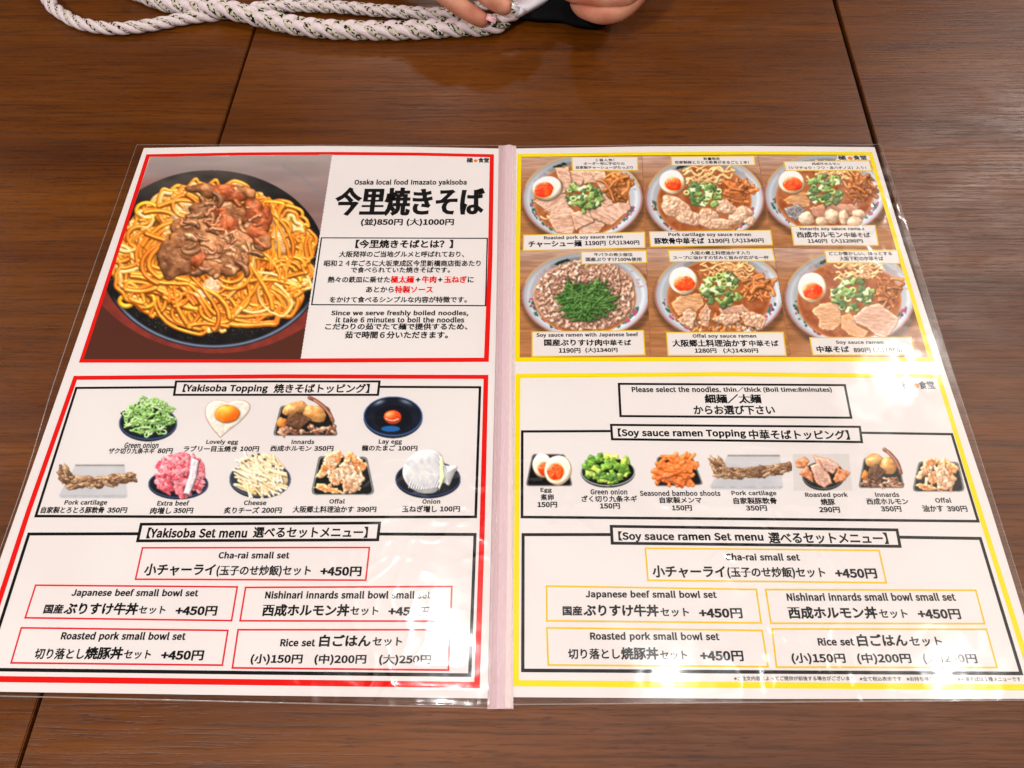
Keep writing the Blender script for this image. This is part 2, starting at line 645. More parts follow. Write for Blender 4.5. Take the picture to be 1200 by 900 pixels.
patch([(608.5, 183), (750, 181.5), (888, 180.6), (1019, 181), (1053, 294), (1089.5, 420.4), (607, 420.8)], mat('printed_brown_ground', (160, 104, 70), .75, .1), R, 'picture_ground', k=1)


def card(pts, parent=R):
    patch(pts, M_PAPER, parent, 'caption_card', k=4)
    line_frame(pts, .9 * MM, M_YEL2, parent, 'card_frame', k=5)


card([(670, 184.2), (747, 184), (747.4, 199.4), (671, 200.2)])
T('１番人気！', 698, 720, 185.9, 189.2, R, bold=.02)
T('オーダー毎に手切りの', 684, 732, 190, 193.4, R)
T('自家製チャーシューがたっぷり', 675, 742, 194.5, 198, R)
card([(613.6, 275.6), (755.6, 272), (755.8, 290), (613.2, 293.6)])
T('Roasted pork soy sauce ramen', 637.6, 730, 276.6, 281.6, R, dy=-1.6)
T('チャーシュー麺', 619.4, 682, 282.2, 290, R, dy=-1, bold=.036)
T('1190円', 685.6, 710, 282.2, 287.8, R, bold=.03)
T('(大)1340円', 714, 749.6, 281.4, 287.6, R, bold=.03)
card([(786.4, 183.6), (883.8, 182.9), (884.8, 193.2), (787.4, 193.8)])
T('数量限定', 824.5, 844, 184.4, 187.8, R)
T('自家製豚とろとろ軟骨がまるごと１本！', 791.6, 878, 188.4, 192, R)
card([(761, 271.6), (902.9, 269.8), (905.4, 287), (762.4, 289)])
T('Pork cartilage soy sauce ramen', 783.6, 880.4, 272.6, 277.8, R)
T('豚軟骨中華そば', 767, 826, 278.6, 286, R, bold=.036)
T('1190円', 830, 855, 279.6, 285, R, bold=.03)
T('(大)1340円', 858.6, 895.6, 279, 285, R, bold=.03)
card([(918.5, 189.4), (1018.5, 188.4), (1021.7, 199.8), (921, 199.8)])
T('西成牛ホルモン', 951.9, 985.2, 190.4, 193.6, R)
T('（シマチョウ・フワ・赤ハチノス）入り！', 924.8, 1015.4, 194.8, 198.4, R)
patch([(981, 181.9), (1018, 181.9), (1020, 187.8), (981.5, 187.8)], M_PAPER, R, 'logo_panel')
logo(982.5, 1016.5, 182.2, 187.4, R)
card([(926.9, 265.2), (1025.4, 264), (1029.4, 287.4), (930.4, 287.4)])
T('Innards soy sauce ramen', 937.9, 1013.3, 266, 270.8, R)
T('西成ホルモン', 934.2, 988.6, 271.6, 278.8, R, bold=.036)
T('中華そば', 989.8, 1020.6, 272.6, 278.4, R, bold=.03)
T('1140円', 947.3, 970, 280.2, 285, R, bold=.03)
T('(大)1290円', 975, 1011.9, 280, 285.2, R, bold=.03)
card([(681, 295.2), (757.4, 293.8), (758, 307.6), (681.6, 309.4)])
T('牛バラの希少部位', 696, 741.6, 296.3, 300.4, R)
T('国産ぶりすけ100%使用', 686.4, 752, 301.6, 306.4, R)
card([(623.6, 389), (754, 387.2), (755.8, 415.8), (623.6, 417.8)])
T('Soy sauce ramen with Japanese beef', 628.6, 748.4, 390.2, 396, R, dy=-.8)
T('国産ぶりすけ肉', 637.6, 706, 397.4, 405.6, R, bold=.036)
T('中華そば', 707, 740, 398, 405, R, bold=.034)
T('1190円', 655, 680.4, 407.8, 413.8, R, bold=.03)
T('(大)1340円', 686, 724, 407.4, 413.6, R, bold=.03)
card([(783, 293.6), (905, 291.2), (908.2, 305.7), (785, 306.6)])
T('大阪の郷土料理油かす入り', 809, 879.2, 294.4, 298.8, R, dy=-.3)
T('スープに油かすの甘みと旨みが広がる一杯', 789, 901.5, 299.9, 304.2, R, dy=-.3)
card([(781, 389.6), (917.9, 389.2), (921.3, 416.6), (783, 416.4)])
T('Offal soy sauce ramen', 812, 886.8, 391.4, 396.8, R)
T('大阪郷土料理油かす', 788, 877, 398, 406.6, R, bold=.036)
T('中華そば', 878.5, 913, 398.8, 406, R, bold=.03)
T('1280円', 814.6, 840, 408.2, 413.8, R, bold=.03)
T('(大)1430円', 848, 889, 408, 414.2, R, bold=.03)
card([(966.3, 293.5), (1052.2, 293.3), (1054.9, 308.6), (969, 307.7)])
T('どこか懐かしい、ほっとする', 971.9, 1046, 294.8, 299.4, R)
T('大阪下町の中華そば', 984.3, 1036, 300.6, 305.6, R)
card([(949, 395.7), (1067.5, 395.3), (1072, 415.8), (952.8, 416)])
T('Soy sauce ramen', 980, 1036, 399.2, 404, R)
T('中華そば', 957.7, 996.2, 405.6, 413.2, R, bold=.036)
T('890円', 1001, 1021, 407.6, 413.2, R, bold=.03)
T('(大)1060円', 1024, 1064, 407.4, 413.6, R, bold=.03)
# right page, lower half
line_frame([(607, 440.6), (850, 438.4), (1100, 441.2), (1126, 527), (1153.8, 617.5), (1213, 805.6), (900, 803), (760, 802), (604.6, 800.6), (605.6, 600)], 3.2 * MM, M_YEL, R, 'yellow_frame')
logo(1058, 1096.5, 446.6, 456, R)
line_frame([(725.3, 449.8), (990, 451.3), (997.5, 489.5), (727.2, 487.6)], 1.6 * MM, M_BLACK, R, 'noodle_choice_frame')
T('Please select the noodles.', 740.5, 845, 453, 459.6, R)
T('thin／thick (Boil time:8minutes)', 848, 975.5, 453.4, 460.4, R)
T('細麺／太麺', 826.3, 893, 461.8, 472.8, R, bold=.034)
T('からお選び下さい', 813.5, 909, 475, 486, R, bold=.028)
line_frame([(612, 505.6), (850, 504.6), (1115.5, 508.8), (1131, 560), (1146.3, 610.8), (860, 608), (611.7, 605.9)], 1.7 * MM, M_BLACK, R, 'topping_frame')
patch([(716.2, 497.9), (1007.5, 500.2), (1010, 518), (717.4, 514.7)], M_PAPER, R)
line_frame([(716.2, 497.9), (1007.5, 500.2), (1010, 518), (717.4, 514.7)], 1.6 * MM, M_BLACK, R, 'heading_frame', k=5)
T('【Soy sauce ramen Topping', 724.5, 875, 502, 513.4, R, dy=.8, bold=.03)
T('中華そばトッピング】', 878.5, 996.5, 503.6, 514.8, R, dy=.6, bold=.03)
cap = [('Egg', 633.4, 646.7, 571.8, 577.8), ('煮卵', 633.4, 649, 579, 586.4, 2), ('150円', 630, 653, 588, 594.8, 2),
       ('Green onion', 692.2, 735.3, 573, 579.6), ('ざく切り九条ネギ', 681.7, 747, 580.6, 588.4, 2), ('150円', 703.4, 726.7, 589.6, 596.4, 2),
       ('Seasoned bamboo shoots', 750, 844.5, 574.7, 581.2), ('自家製メンマ', 773.4, 822.8, 582.4, 589.8, 2), ('150円', 787.8, 811.2, 592, 598.6, 2),
       ('Pork cartilage', 857.8, 910.5, 574.9, 581.8), ('自家製豚軟骨', 860, 910.8, 583, 590.8, 2), ('350円', 874.5, 899.3, 592.2, 598.8, 2),
       ('Roasted pork', 944.3, 994.3, 577, 583.8), ('焼豚', 962.5, 979.3, 584.4, 592.2, 2), ('290円', 960.5, 985, 594, 600.8, 2),
       ('Innards', 1026.3, 1054.3, 576.8, 582.4), ('西成ホルモン', 1016.3, 1065.5, 584, 591.6, 2), ('350円', 1033, 1057, 593.2, 599.8, 2),
       ('Offal', 1096.8, 1115.5, 583.4, 589.2), ('油かす', 1082, 1106.5, 592, 600, 2), ('390円', 1110.6, 1134.5, 593, 599.8, 2)]
for c in cap:
    T(*c[:5], R, bold=.028 if len(c) > 5 else .022, name='caption')
line_frame([(613, 626.5), (850, 626.3), (1148.8, 631), (1196.8, 789.2), (900, 787.5), (612.6, 785.6)], 1.9 * MM, M_BLACK, R, 'set_menu_frame')
patch([(716.3, 616.8), (1051.2, 621), (1054.7, 640.2), (717.5, 636.5)], M_PAPER, R)
line_frame([(716.3, 616.8), (1051.2, 621), (1054.7, 640.2), (717.5, 636.5)], 1.8 * MM, M_BLACK, R, 'heading_frame', k=5)
T('【Soy sauce ramen Set menu', 725, 895.5, 622.6, 635.2, R, dy=1, bold=.03)
T('選べるセットメニュー】', 901.5, 1042, 623.6, 637, R, dy=.7, bold=.03)
box([(756.3, 642.5), (1030, 645), (1038.7, 682.9), (759.3, 680)], M_YEL2, R)
T('Cha-rai small set', 850.8, 937.9, 648.4, 656.8, R, dy=.3)
T('小チャーライ', 765, 851.3, 662.6, 677, R, dy=.3, bold=.03)
T('(玉子のせ炒飯)セット', 853.3, 968.5, 664.4, 678, R, dy=.3)
T('+450円', 980, 1028.8, 666.4, 678, R, bold=.03)
box([(640.5, 686.8), (886.3, 690.8), (892, 730), (640.8, 727.5)], M_YEL2, R)
T('Japanese beef small bowl set', 686.3, 840.5, 691.6, 702.2, R, dy=.8)
T('国産', 659.5, 682.5, 710, 721.6, R, bold=.03)
T('ぶりすけ牛丼', 683.8, 772.5, 708, 722.4, R, dy=.5, bold=.034)
T('セット', 774.3, 808, 712.6, 722.6, R)
T('+450円', 820, 870.8, 712.8, 724.6, R, bold=.03)
box([(897.3, 690.9), (1143.5, 691.7), (1153.9, 730.9), (903.5, 730.3)], M_YEL2, R)
T('Nishinari innards small bowl small set', 922.7, 1120.8, 695, 704.2, R)
T('西成ホルモン丼', 924.8, 1029.6, 711, 725.6, R, bold=.034)
T('セット', 1031.5, 1064.8, 714.4, 724.6, R)
T('+450円', 1077.3, 1127.2, 714, 725.8, R, bold=.03)
box([(640.8, 735.8), (893, 738.8), (900, 781.3), (642.5, 779.3)], M_YEL2, R)
T('Roasted pork small bowl set', 691.8, 843.8, 740.6, 752, R, dy=.6)
T('切り落とし', 665.8, 727, 760, 772.6, R)
T('焼豚丼', 728, 772.2, 758.4, 773.4, R, bold=.034)
T('セット', 774, 806, 762.6, 773.4, R)
T('+450円', 821.3, 872, 762.6, 775, R, bold=.03)
box([(904.8, 737), (1156, 737.5), (1168.5, 782.3), (910, 781.8)], M_YEL2, R)
T('Rice set', 959.2, 1001.9, 747.6, 756.6, R)
T('白ごはん', 1005.9, 1065, 743.4, 757.6, R, bold=.034)
T('セット', 1067, 1105.3, 746.6, 757.4, R)
T('(小)150円', 928.8, 992, 765.6, 778.6, R, bold=.026)
T('(中)200円', 1006, 1069.3, 765.8, 778.8, R, bold=.026)
T('(大)250円', 1083.5, 1146.7, 766, 779, R, bold=.026)
T('※ご注文内容によってご提供が前後する場合がございます', 860.5, 1002, 792.4, 797.6, R, bold=.012)
T('※全て税込表示です', 1008, 1057, 793, 798, R, bold=.012)
T('※お持ち帰りできます', 1063, 1117.5, 793.2, 798.2, R, bold=.012)
T('※中華そばは１種メニューです', 1123, 1197, 793.4, 798.6, R, bold=.012)
set_lines()
# ------------------------------------------------------------------ printed dish pictures: relief painter -> vertex ink
class Noise:
    def __init__(s, seed):
        s.t = np.random.RandomState(seed).rand(256, 256)

    def __call__(s, u, v):
        iu, iv = np.floor(u).astype(int), np.floor(v).astype(int)
        fu, fv = u - iu, v - iv
        fu, fv = fu * fu * (3 - 2 * fu), fv * fv * (3 - 2 * fv)
        a = s.t[iv & 255, iu & 255]
        b = s.t[iv & 255, (iu + 1) & 255]
        c = s.t[(iv + 1) & 255, iu & 255]
        d = s.t[(iv + 1) & 255, (iu + 1) & 255]
        return (a * (1 - fu) + b * fu) * (1 - fv) + (c * (1 - fu) + d * fu) * fv


def blur(a, r):
    r = max(1, int(r))
    for _ in range(2):
        for ax in (0, 1):
            p = np.concatenate([np.repeat(np.take(a, [0], ax), r + 1, ax), a, np.repeat(np.take(a, [-1], ax), r, ax)], ax)
            c = np.cumsum(p, ax)
            n = a.shape[ax]
            a = (np.take(c, range(2 * r + 1, 2 * r + 1 + n), ax) - np.take(c, range(0, n), ax)) / (2 * r + 1)
    return a


def spline(pts, n=8):
    p = np.array(pts, float)
    if len(p) < 3:
        return p[0] + (p[-1] - p[0]) * np.linspace(0, 1, n)[:, None]
    q = np.vstack([2 * p[0] - p[1], p, 2 * p[-1] - p[-2]])
    out = []
    for i in range(1, len(q) - 2):
        t = np.linspace(0, 1, n, endpoint=False)[:, None]
        a, b, c, d = q[i - 1], q[i], q[i + 1], q[i + 2]
        out.append(.5 * (2 * b + (c - a) * t + (2 * a - 5 * b + 4 * c - d) * t ** 2 + (3 * b - a - 3 * c + d) * t ** 3))
    out.append(p[-1:])
    return np.vstack(out)


class Pic:
    """canvas in surveyed photo points; K samples per point"""
    def __init__(s, x0, y0, x1, y1, seed=1, K=3, asp=1.0):
        s.b = (x0, y0, x1, y1)
        s.K = K
        s.w, s.h = int((x1 - x0) * K), int((y1 - y0) * K)
        s.X, s.Y = np.meshgrid(x0 + (np.arange(s.w) + .5) / K, y0 + (np.arange(s.h) + .5) / K)
        s.C = np.tile(np.array(PAPER_RGB, float), (s.h, s.w, 1))
        s.Z = np.zeros((s.h, s.w))
        s.A = np.zeros((s.h, s.w))
        s.S = np.zeros((s.h, s.w))
        s.G = np.zeros((s.h, s.w))
        s.r = random.Random(seed)
        s.n = Noise(seed)
        s.asp = asp

    def win(s, x0, y0, x1, y1):
        a = max(0, int((x0 - s.b[0]) * s.K))
        b = min(s.w, int((x1 - s.b[0]) * s.K) + 1)
        c = max(0, int((y0 - s.b[1]) * s.K))
        d = min(s.h, int((y1 - s.b[1]) * s.K) + 1)
        return (slice(c, d), slice(a, b)) if b > a and d > c else None

    def col(s, c, var=0, sc=3.0, seed=0, c2=None, sl=None, ang=0, st=1):
        X, Y = (s.X, s.Y) if sl is None else (s.X[sl], s.Y[sl])
        ca, sa = math.cos(ang), math.sin(ang)
        u, v = X * ca + Y * sa, (-X * sa + Y * ca) * st
        n = s.n(u / sc + seed * 13.1, v / sc + seed * 7.7) * .6 + s.n(u / sc * 2.3 + 5, v / sc * 2.3) * .4
        c = np.array(c, float)
        if c2 is None:
            return c * (1 + (n[..., None] - .5) * 2 * var)
        n = np.clip((n - .5) * 2.2 + .5, 0, 1)[..., None]
        return c * (1 - n) + np.array(c2, float) * n

    def put(s, sl, m, colr, z=None, shade=1, gloss=0, mode='max'):
        if z is not None and mode == 'max':
            m = m & (z >= s.Z[sl])
        if z is not None:
            s.Z[sl] = np.where(m, z, s.Z[sl])
        s.C[sl] = np.where(m[..., None], colr, s.C[sl])
        s.A[sl] = np.where(m, 1, s.A[sl])
        s.S[sl] = np.where(m, shade, s.S[sl])
        s.G[sl] = np.where(m, gloss, s.G[sl])

    def fill(s, c, var=0, sc=20, c2=None, st=1, mask=None):
        sl = (slice(0, s.h), slice(0, s.w))
        m = np.ones((s.h, s.w), bool) if mask is None else mask
        s.put(sl, m, s.col(c, var, sc, 3, c2, sl, 0, st), None, 0)

    def er(s, cx, cy, rx, ry, rot=0, wob=0, sl=None, seed=0, lobes=3):
        X, Y = (s.X, s.Y) if sl is None else (s.X[sl], s.Y[sl])
        ca, sa = math.cos(rot), math.sin(rot)
        dx, dy = X - cx, Y - cy
        u, v = (dx * ca + dy * sa) / rx, (-dx * sa + dy * ca) / ry
        r = np.sqrt(u * u + v * v)
        if wob:
            th = np.arctan2(v, u)
            r = r / (1 + wob * 2 * (s.n(np.cos(th) * lobes * .6 + 30 + seed * 3.3, np.sin(th) * lobes * .6 + 30 + seed) - .5))
        return r

    def lump(s, cx, cy, rx, ry, c, c2=None, z=0, h=2, rot=0, wob=.2, rough=0, sc=2.5, gloss=.2, edge=None, flat=2, st=1, seed=None, mode='max', var=.08, csc=None, shade=1):
        seed = s.r.random() * 50 if seed is None else seed
        m_ = max(rx, ry) * (1 + wob) + 1
        sl = s.win(cx - m_, cy - m_, cx + m_, cy + m_)
        if sl is None:
            return
        r = s.er(cx, cy, rx, ry, rot, wob, sl, seed)
        hh = z + h * np.clip(1 - r ** flat, 0, 1) ** .5
        if rough:
            ca, sa = math.cos(rot), math.sin(rot)
            u = s.X[sl] * ca + s.Y[sl] * sa
            v = (-s.X[sl] * sa + s.Y[sl] * ca) * st
            nz = s.n(u / sc + seed, v / sc + seed) * .6 + s.n(u / sc * 2.4, v / sc * 2.4) * .4
            hh = hh + rough * (np.abs(nz - .5) * 2)
        cc = s.col(c, var, csc or sc * 1.5, seed, c2, sl, rot, st)
        if edge is not None:
            e = np.clip((r - .78) / .16, 0, 1)[..., None]
            cc = cc * (1 - e) + np.array(edge, float) * e
        s.put(sl, r < 1, cc, hh, shade, gloss, mode)

    def poly(s, pts, c, c2=None, z=0, h=1.2, bev=1.2, rough=0, sc=2.5, gloss=.15, ang=0, st=1, edge=None, mode='max', shade=1, tilt=(0, 0), var=.08, wave=0):
        p = np.array(pts, float)
        if wave:
            sl = s.win(p[:, 0].min() - 3, p[:, 1].min() - 3, p[:, 0].max() + 3, p[:, 1].max() + 3)
        else:
            sl = s.win(p[:, 0].min() - 1, p[:, 1].min() - 1, p[:, 0].max() + 1, p[:, 1].max() + 1)
        if sl is None:
            return
        X, Y = s.X[sl], s.Y[sl]
        seed = s.r.random() * 40
        if wave:
            X = X + wave * (s.n(X / 2.6 + seed, Y / 2.6) - .5) * 2
            Y = Y + wave * (s.n(X / 2.6 + 9, Y / 2.6 + seed) - .5) * 2
        ins = np.zeros(X.shape, bool)
        dm = np.full(X.shape, 1e9)
        n = len(p)
        for i in range(n):
            x1, y1 = p[i]
            x2, y2 = p[(i + 1) % n]
            if y1 != y2:
                c_ = ((Y > y1) != (Y > y2)) & (X < (x2 - x1) * (Y - y1) / (y2 - y1) + x1)
                ins ^= c_
            t = np.clip(((X - x1) * (x2 - x1) + (Y - y1) * (y2 - y1)) / max(1e-9, (x2 - x1) ** 2 + (y2 - y1) ** 2), 0, 1)
            dm = np.minimum(dm, np.hypot(X - x1 - t * (x2 - x1), Y - y1 - t * (y2 - y1)))
        q = np.clip(dm / bev, 0, 1)
        hh = z + h * np.sqrt(1 - (1 - q) ** 2) + tilt[0] * (X - p[:, 0].mean()) + tilt[1] * (Y - p[:, 1].mean())
        ca, sa = math.cos(ang), math.sin(ang)
        if rough:
            u, v = X * ca + Y * sa, (-X * sa + Y * ca) * st
            hh = hh + rough * (s.n(u / sc + seed, v / sc) * .6 + s.n(u / sc * 2.4, v / sc * 2.4 + seed) * .4)
        cc = s.col(c, var, sc * 1.5, seed, c2, sl, ang, st)
        if edge is not None:
            e = np.clip(1 - dm / (bev * .8), 0, 1)[..., None]
            cc = cc * (1 - e) + np.array(edge, float) * e
        s.put(sl, ins, cc, hh, shade, gloss, mode)

    def stroke(s, pts, w, c, z=0, h=None, z1=None, flat=False, gloss=.35, c2=None, shade=1, mode='max', n=6, taper=0):
        p = spline(pts, n) if n else np.array(pts, float)
        h = w if h is None else h
        z1 = z if z1 is None else z1
        N = len(p) - 1
        c = np.array(c, float)
        for i in range(N):
            x1, y1 = p[i]
            x2, y2 = p[i + 1]
            t0 = i / N
            ww = w * (1 - taper * abs(2 * t0 - 1) ** 2)
            sl = s.win(min(x1, x2) - ww - .5, min(y1, y2) - ww - .5, max(x1, x2) + ww + .5, max(y1, y2) + ww + .5)
            if sl is None:
                continue
            X, Y = s.X[sl], s.Y[sl]
            t = np.clip(((X - x1) * (x2 - x1) + (Y - y1) * (y2 - y1)) / max(1e-9, (x2 - x1) ** 2 + (y2 - y1) ** 2), 0, 1)
            d = np.hypot(X - x1 - t * (x2 - x1), Y - y1 - t * (y2 - y1)) / ww
            prof = np.clip(1 - d ** (6 if flat else 2), 0, 1) ** .5
            zz = (z(t0) if callable(z) else z + (z1 - z) * t0) + h * prof
            cc = c
            if c2 is not None:
                k = s.n(np.array([t0 * 6 + x1 * .05]), np.array([y1 * .05]))[0]
                cc = c * (1 - k) + np.array(c2, float) * k
            s.put(sl, d < 1, cc, zz, shade, gloss, mode)

    def finish(s, ao=.10, aor=2.5, amb=.62, dif=.62, light=(-.45, -.55, .75), expo=1.0, noise=.03):
        K = s.K
        Zs = blur(s.Z, max(1, K * .22))
        gy, gx = np.gradient(Zs * K)
        nz = 1 / np.sqrt(gx * gx + gy * gy + 1)
        l = np.array(light) / np.linalg.norm(light)
        d = np.clip((-gx * l[0] - gy * l[1] + l[2]) * nz, 0, 1)
        hv = l + np.array([0, 0, 1])
        hv /= np.linalg.norm(hv)
        sp = np.clip((-gx * hv[0] - gy * hv[1] + hv[2]) * nz, 0, 1) ** 24
        occ = np.clip(1 + (Zs - blur(s.Z, aor * K)) * ao, .35, 1.18)
        occ *= np.clip(1 + (Zs - blur(s.Z, 1.0 * K)) * ao * .9, .6, 1.15)
        sh = s.C * ((amb + dif * d) * occ)[..., None] + (sp * s.G * 150)[..., None]
        out = s.C * (1 - s.S[..., None]) + sh * s.S[..., None]
        for c_ in range(3):
            out[..., c_] = blur(out[..., c_], 1)
        gr = s.n(s.X * 1.7, s.Y * 1.7)
        out = out * (1 + (gr[..., None] - .5) * noise * s.A[..., None]) * expo
        return np.clip(out, 0, 255)

    def build(s, name, parent, clip=None, ds=2, k=3, **kw):
        out = s.finish(**kw)
        h, w = s.h // ds * ds, s.w // ds * ds
        o = out[:h, :w].reshape(h // ds, ds, w // ds, ds, 3).mean((1, 3))
        a = s.A[:h, :w].reshape(h // ds, ds, w // ds, ds).mean((1, 3))
        x = s.X[:h, :w].reshape(h // ds, ds, w // ds, ds).mean((1, 3))
        y = s.Y[:h, :w].reshape(h // ds, ds, w // ds, ds).mean((1, 3))
        keep = a > .02
        g = blur(a, 1) > .01
        if clip is not None:
            ins = np.ones(x.shape, bool)
            q = clip
            for i in range(len(q)):
                x1, y1 = q[i]
                x2, y2 = q[(i + 1) % len(q)]
                ins &= ((x2 - x1) * (y - y1) - (y2 - y1) * (x - x1)) >= 0
            keep &= ins
        else:
            keep = g
        H, W_ = x.shape
        idx = np.arange(H * W_).reshape(H, W_)
        cell = keep[:-1, :-1] & keep[1:, :-1] & keep[:-1, 1:] & keep[1:, 1:]
        f = np.stack([idx[:-1, :-1][cell], idx[1:, :-1][cell], idx[1:, 1:][cell], idx[:-1, 1:][cell]], 1)
        used, inv = np.unique(f, return_inverse=True)
        f = inv.reshape(f.shape)
        co = plane(x.ravel()[used], y.ravel()[used], zlift(k))
        me = bpy.data.meshes.new(name)
        nv, nf = len(used), len(f)
        me.vertices.add(nv)
        me.vertices.foreach_set('co', co.astype(np.float32).ravel())
        me.loops.add(nf * 4)
        me.loops.foreach_set('vertex_index', f.ravel().astype(np.int32))
        me.polygons.add(nf)
        me.polygons.foreach_set('loop_start', np.arange(0, nf * 4, 4, dtype=np.int32))
        me.update(calc_edges=True)
        at = me.color_attributes.new('ink', 'FLOAT_COLOR', 'POINT')
        c4 = np.ones((nv, 4), np.float32)
        c4[:, :3] = lin(o.reshape(-1, 3)[used])
        at.data.foreach_set('color', c4.ravel())
        return link(name, me, M_PRINT, parent)


# ---- the fried noodles on their iron plate
def yakisoba():
    p = Pic(92, 178, 394, 426, seed=4)
    X, Y = p.X, p.Y
    g = lambda a, b: (a / 3.333 + 90, b / 3.333 + 160)
    t = np.clip((Y - 182) / 60, 0, 1)[..., None]
    bg = np.array((176, 160, 154.)) * (1 - t) + np.array((150, 118, 112.)) * t
    bg = bg * (1 + (p.n(X / 40, Y / 6)[..., None] - .5) * .10)
    lowm = (Y > 398 - (X - 95) * .00 + 5 * np.sin((X - 100) / 90))
    p.fill((90, 46, 34), 0)
    m = Y < 300
    p.C[m] = bg[m]
    # red mat curving round the plate
    c = g(545, 300)
    r = p.er(c[0], c[1], 178, 164)
    mm = (r < 1) & (Y > 300)
    p.C[mm] = (p.col((138, 54, 44), .12, 14, 2) * (1 + .15 * (p.n(X / 9, Y / 9)[..., None] - .5)))[mm]
    k_ = (r < 1.0) * np.clip((Y - 205) / 18, 0, 1) * (Y <= 300) * (X < 300)
    p.C += (p.col((160, 100, 94), .05) - p.C) * k_[..., None]
    c = g(530, 480)
    r = p.er(c[0], c[1], 133, 104.5, .03)
    p.put((slice(0, p.h), slice(0, p.w)), r < 1, p.col((22, 20, 20), .3, 12, 6, (32, 29, 28)), None, 0)
    # smoky back of the plate, pale rim at the front
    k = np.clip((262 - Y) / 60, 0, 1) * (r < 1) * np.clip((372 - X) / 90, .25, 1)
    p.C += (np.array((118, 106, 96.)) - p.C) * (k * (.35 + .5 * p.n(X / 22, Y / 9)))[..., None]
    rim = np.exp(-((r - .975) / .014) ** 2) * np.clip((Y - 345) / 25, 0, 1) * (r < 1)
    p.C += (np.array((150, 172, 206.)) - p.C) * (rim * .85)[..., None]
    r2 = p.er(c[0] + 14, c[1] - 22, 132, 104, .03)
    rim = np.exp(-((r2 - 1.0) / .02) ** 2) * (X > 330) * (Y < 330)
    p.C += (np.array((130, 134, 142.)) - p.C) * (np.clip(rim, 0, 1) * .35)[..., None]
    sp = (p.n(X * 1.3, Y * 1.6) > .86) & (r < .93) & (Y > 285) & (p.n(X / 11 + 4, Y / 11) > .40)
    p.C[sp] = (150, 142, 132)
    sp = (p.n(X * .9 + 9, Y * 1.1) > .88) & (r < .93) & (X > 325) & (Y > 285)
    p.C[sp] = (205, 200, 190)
    # sauce pool
    # noodles
    ncx, ncy = g(535, 478)
    R_ = p.r
    rb = p.er(ncx, ncy, 108, 78, 0, .05)
    p.put((slice(0, p.h), slice(0, p.w)), rb < 1, p.col((204, 128, 38), .2, 5, 2, (170, 94, 26)), None, 1)
    for j in range(235):
        a = R_.uniform(0, 2 * math.pi)
        q = math.sqrt(R_.random())
        x, y = ncx + 106 * q * math.cos(a), ncy + 78 * q * math.sin(a)
        hd = a + R_.choice([-1, 1]) * R_.uniform(.9, 2.2)
        curv = R_.choice([-1, 1]) * R_.choice([R_.uniform(.01, .12), R_.uniform(.12, .4)])
        pts = [(x, y)]
        for i in range(R_.randint(10, 22)):
            hd += curv + R_.uniform(-.14, .14)
            x += 5.2 * math.cos(hd)
            y += 4.3 * math.sin(hd)
            if ((x - ncx) / 116) ** 2 + ((y - ncy) / 85) ** 2 > 1:
                hd = math.atan2(ncy - y, ncx - x) + R_.choice([-1, 1]) * 1.0
                x += (ncx - x) * .05
                y += (ncy - y) * .05
            pts.append((x, y))
        pa = np.array(pts)
        tg = np.gradient(pa, axis=0)
        tg /= np.linalg.norm(tg, axis=1)[:, None] + 1e-6
        e = ((pts[0][0] - ncx) / 117) ** 2 + ((pts[0][1] - ncy) / 86) ** 2
        zb = 14 * max(0, 1 - e) ** .5 + R_.uniform(-5, 4) + j * .02
        z1 = zb + R_.uniform(-3, 3)
        for m_ in range(R_.choice([1, 1, 2, 2, 3])):
            k = R_.random()
            c1 = np.array((238, 158, 46.)) * (1 - k) + np.array((212, 122, 34.)) * k
            if R_.random() < .16:
                c1 = np.array((240, 196, 120.))
            if pts[0][1] < 262:
                c1 = c1 * .9 + np.array((20, 16, 14.))
            w_ = R_.uniform(2.2, 2.9)
            dd = (m_ * 5.4 + np.sin(np.linspace(0, 6, len(pts)) + R_.uniform(0, 6)) * 1.6)[:, None]
            p.stroke(pa + np.stack([-tg[:, 1], tg[:, 0]], 1) * dd, w_, c1, zb + R_.uniform(-1.5, 1), 2.8, z1, gloss=.7, c2=c1 * (.9, .74, .56), n=4)
    for cx_, cy_, rr, w_ in ((172, 247, 11, 2.6), (148, 353, 7, 3), (262, 373, 11, 3.1), (242, 378, 12, 3), (318, 352, 8, 3), (270, 325, 9, 2.9), (170, 352, 10, 3), (225, 372, 9, 3), (296, 330, 10, 3), (341, 330, 10, 2.8)):
        pts = [(cx_ + rr * math.cos(a) * 1.1, cy_ + rr * .82 * math.sin(a)) for a in np.linspace(R_.uniform(0, 3), R_.uniform(0, 3) + 6.0, 12)]
        p.stroke(pts, w_, (240, 168, 34), 10, 3.4, 13, gloss=.8, c2=(214, 132, 20), n=5)
    # onion
    for (a, b, rx, ry, ro) in ((430, 275, 13, 11, .2), (395, 300, 9, 13, .4), (790, 395, 9, 19, -.25), (760, 330, 6, 12, .2), (350, 370, 6, 14, .3), (690, 440, 8, 14, .1)):
        x, y = g(a, b)
        p.lump(x, y, rx, ry, (226, 186, 140), (196, 140, 84), z=14, h=5, rot=ro, wob=.15, rough=.8, sc=4, gloss=.6)
    q = [g(445, 620), (g(520, 545)), (g(585, 560)), (g(540, 625)), (g(480, 640))]
    p.poly(q, (232, 196, 160), (214, 140, 96), z=17, h=3, bev=4, rough=1, sc=4, gloss=.5)
    # meat
    cols = [((176, 116, 72), (122, 72, 42)), ((184, 96, 54), (128, 58, 32)), ((214, 154, 106), (170, 108, 68)), ((156, 102, 66), (106, 64, 38))]
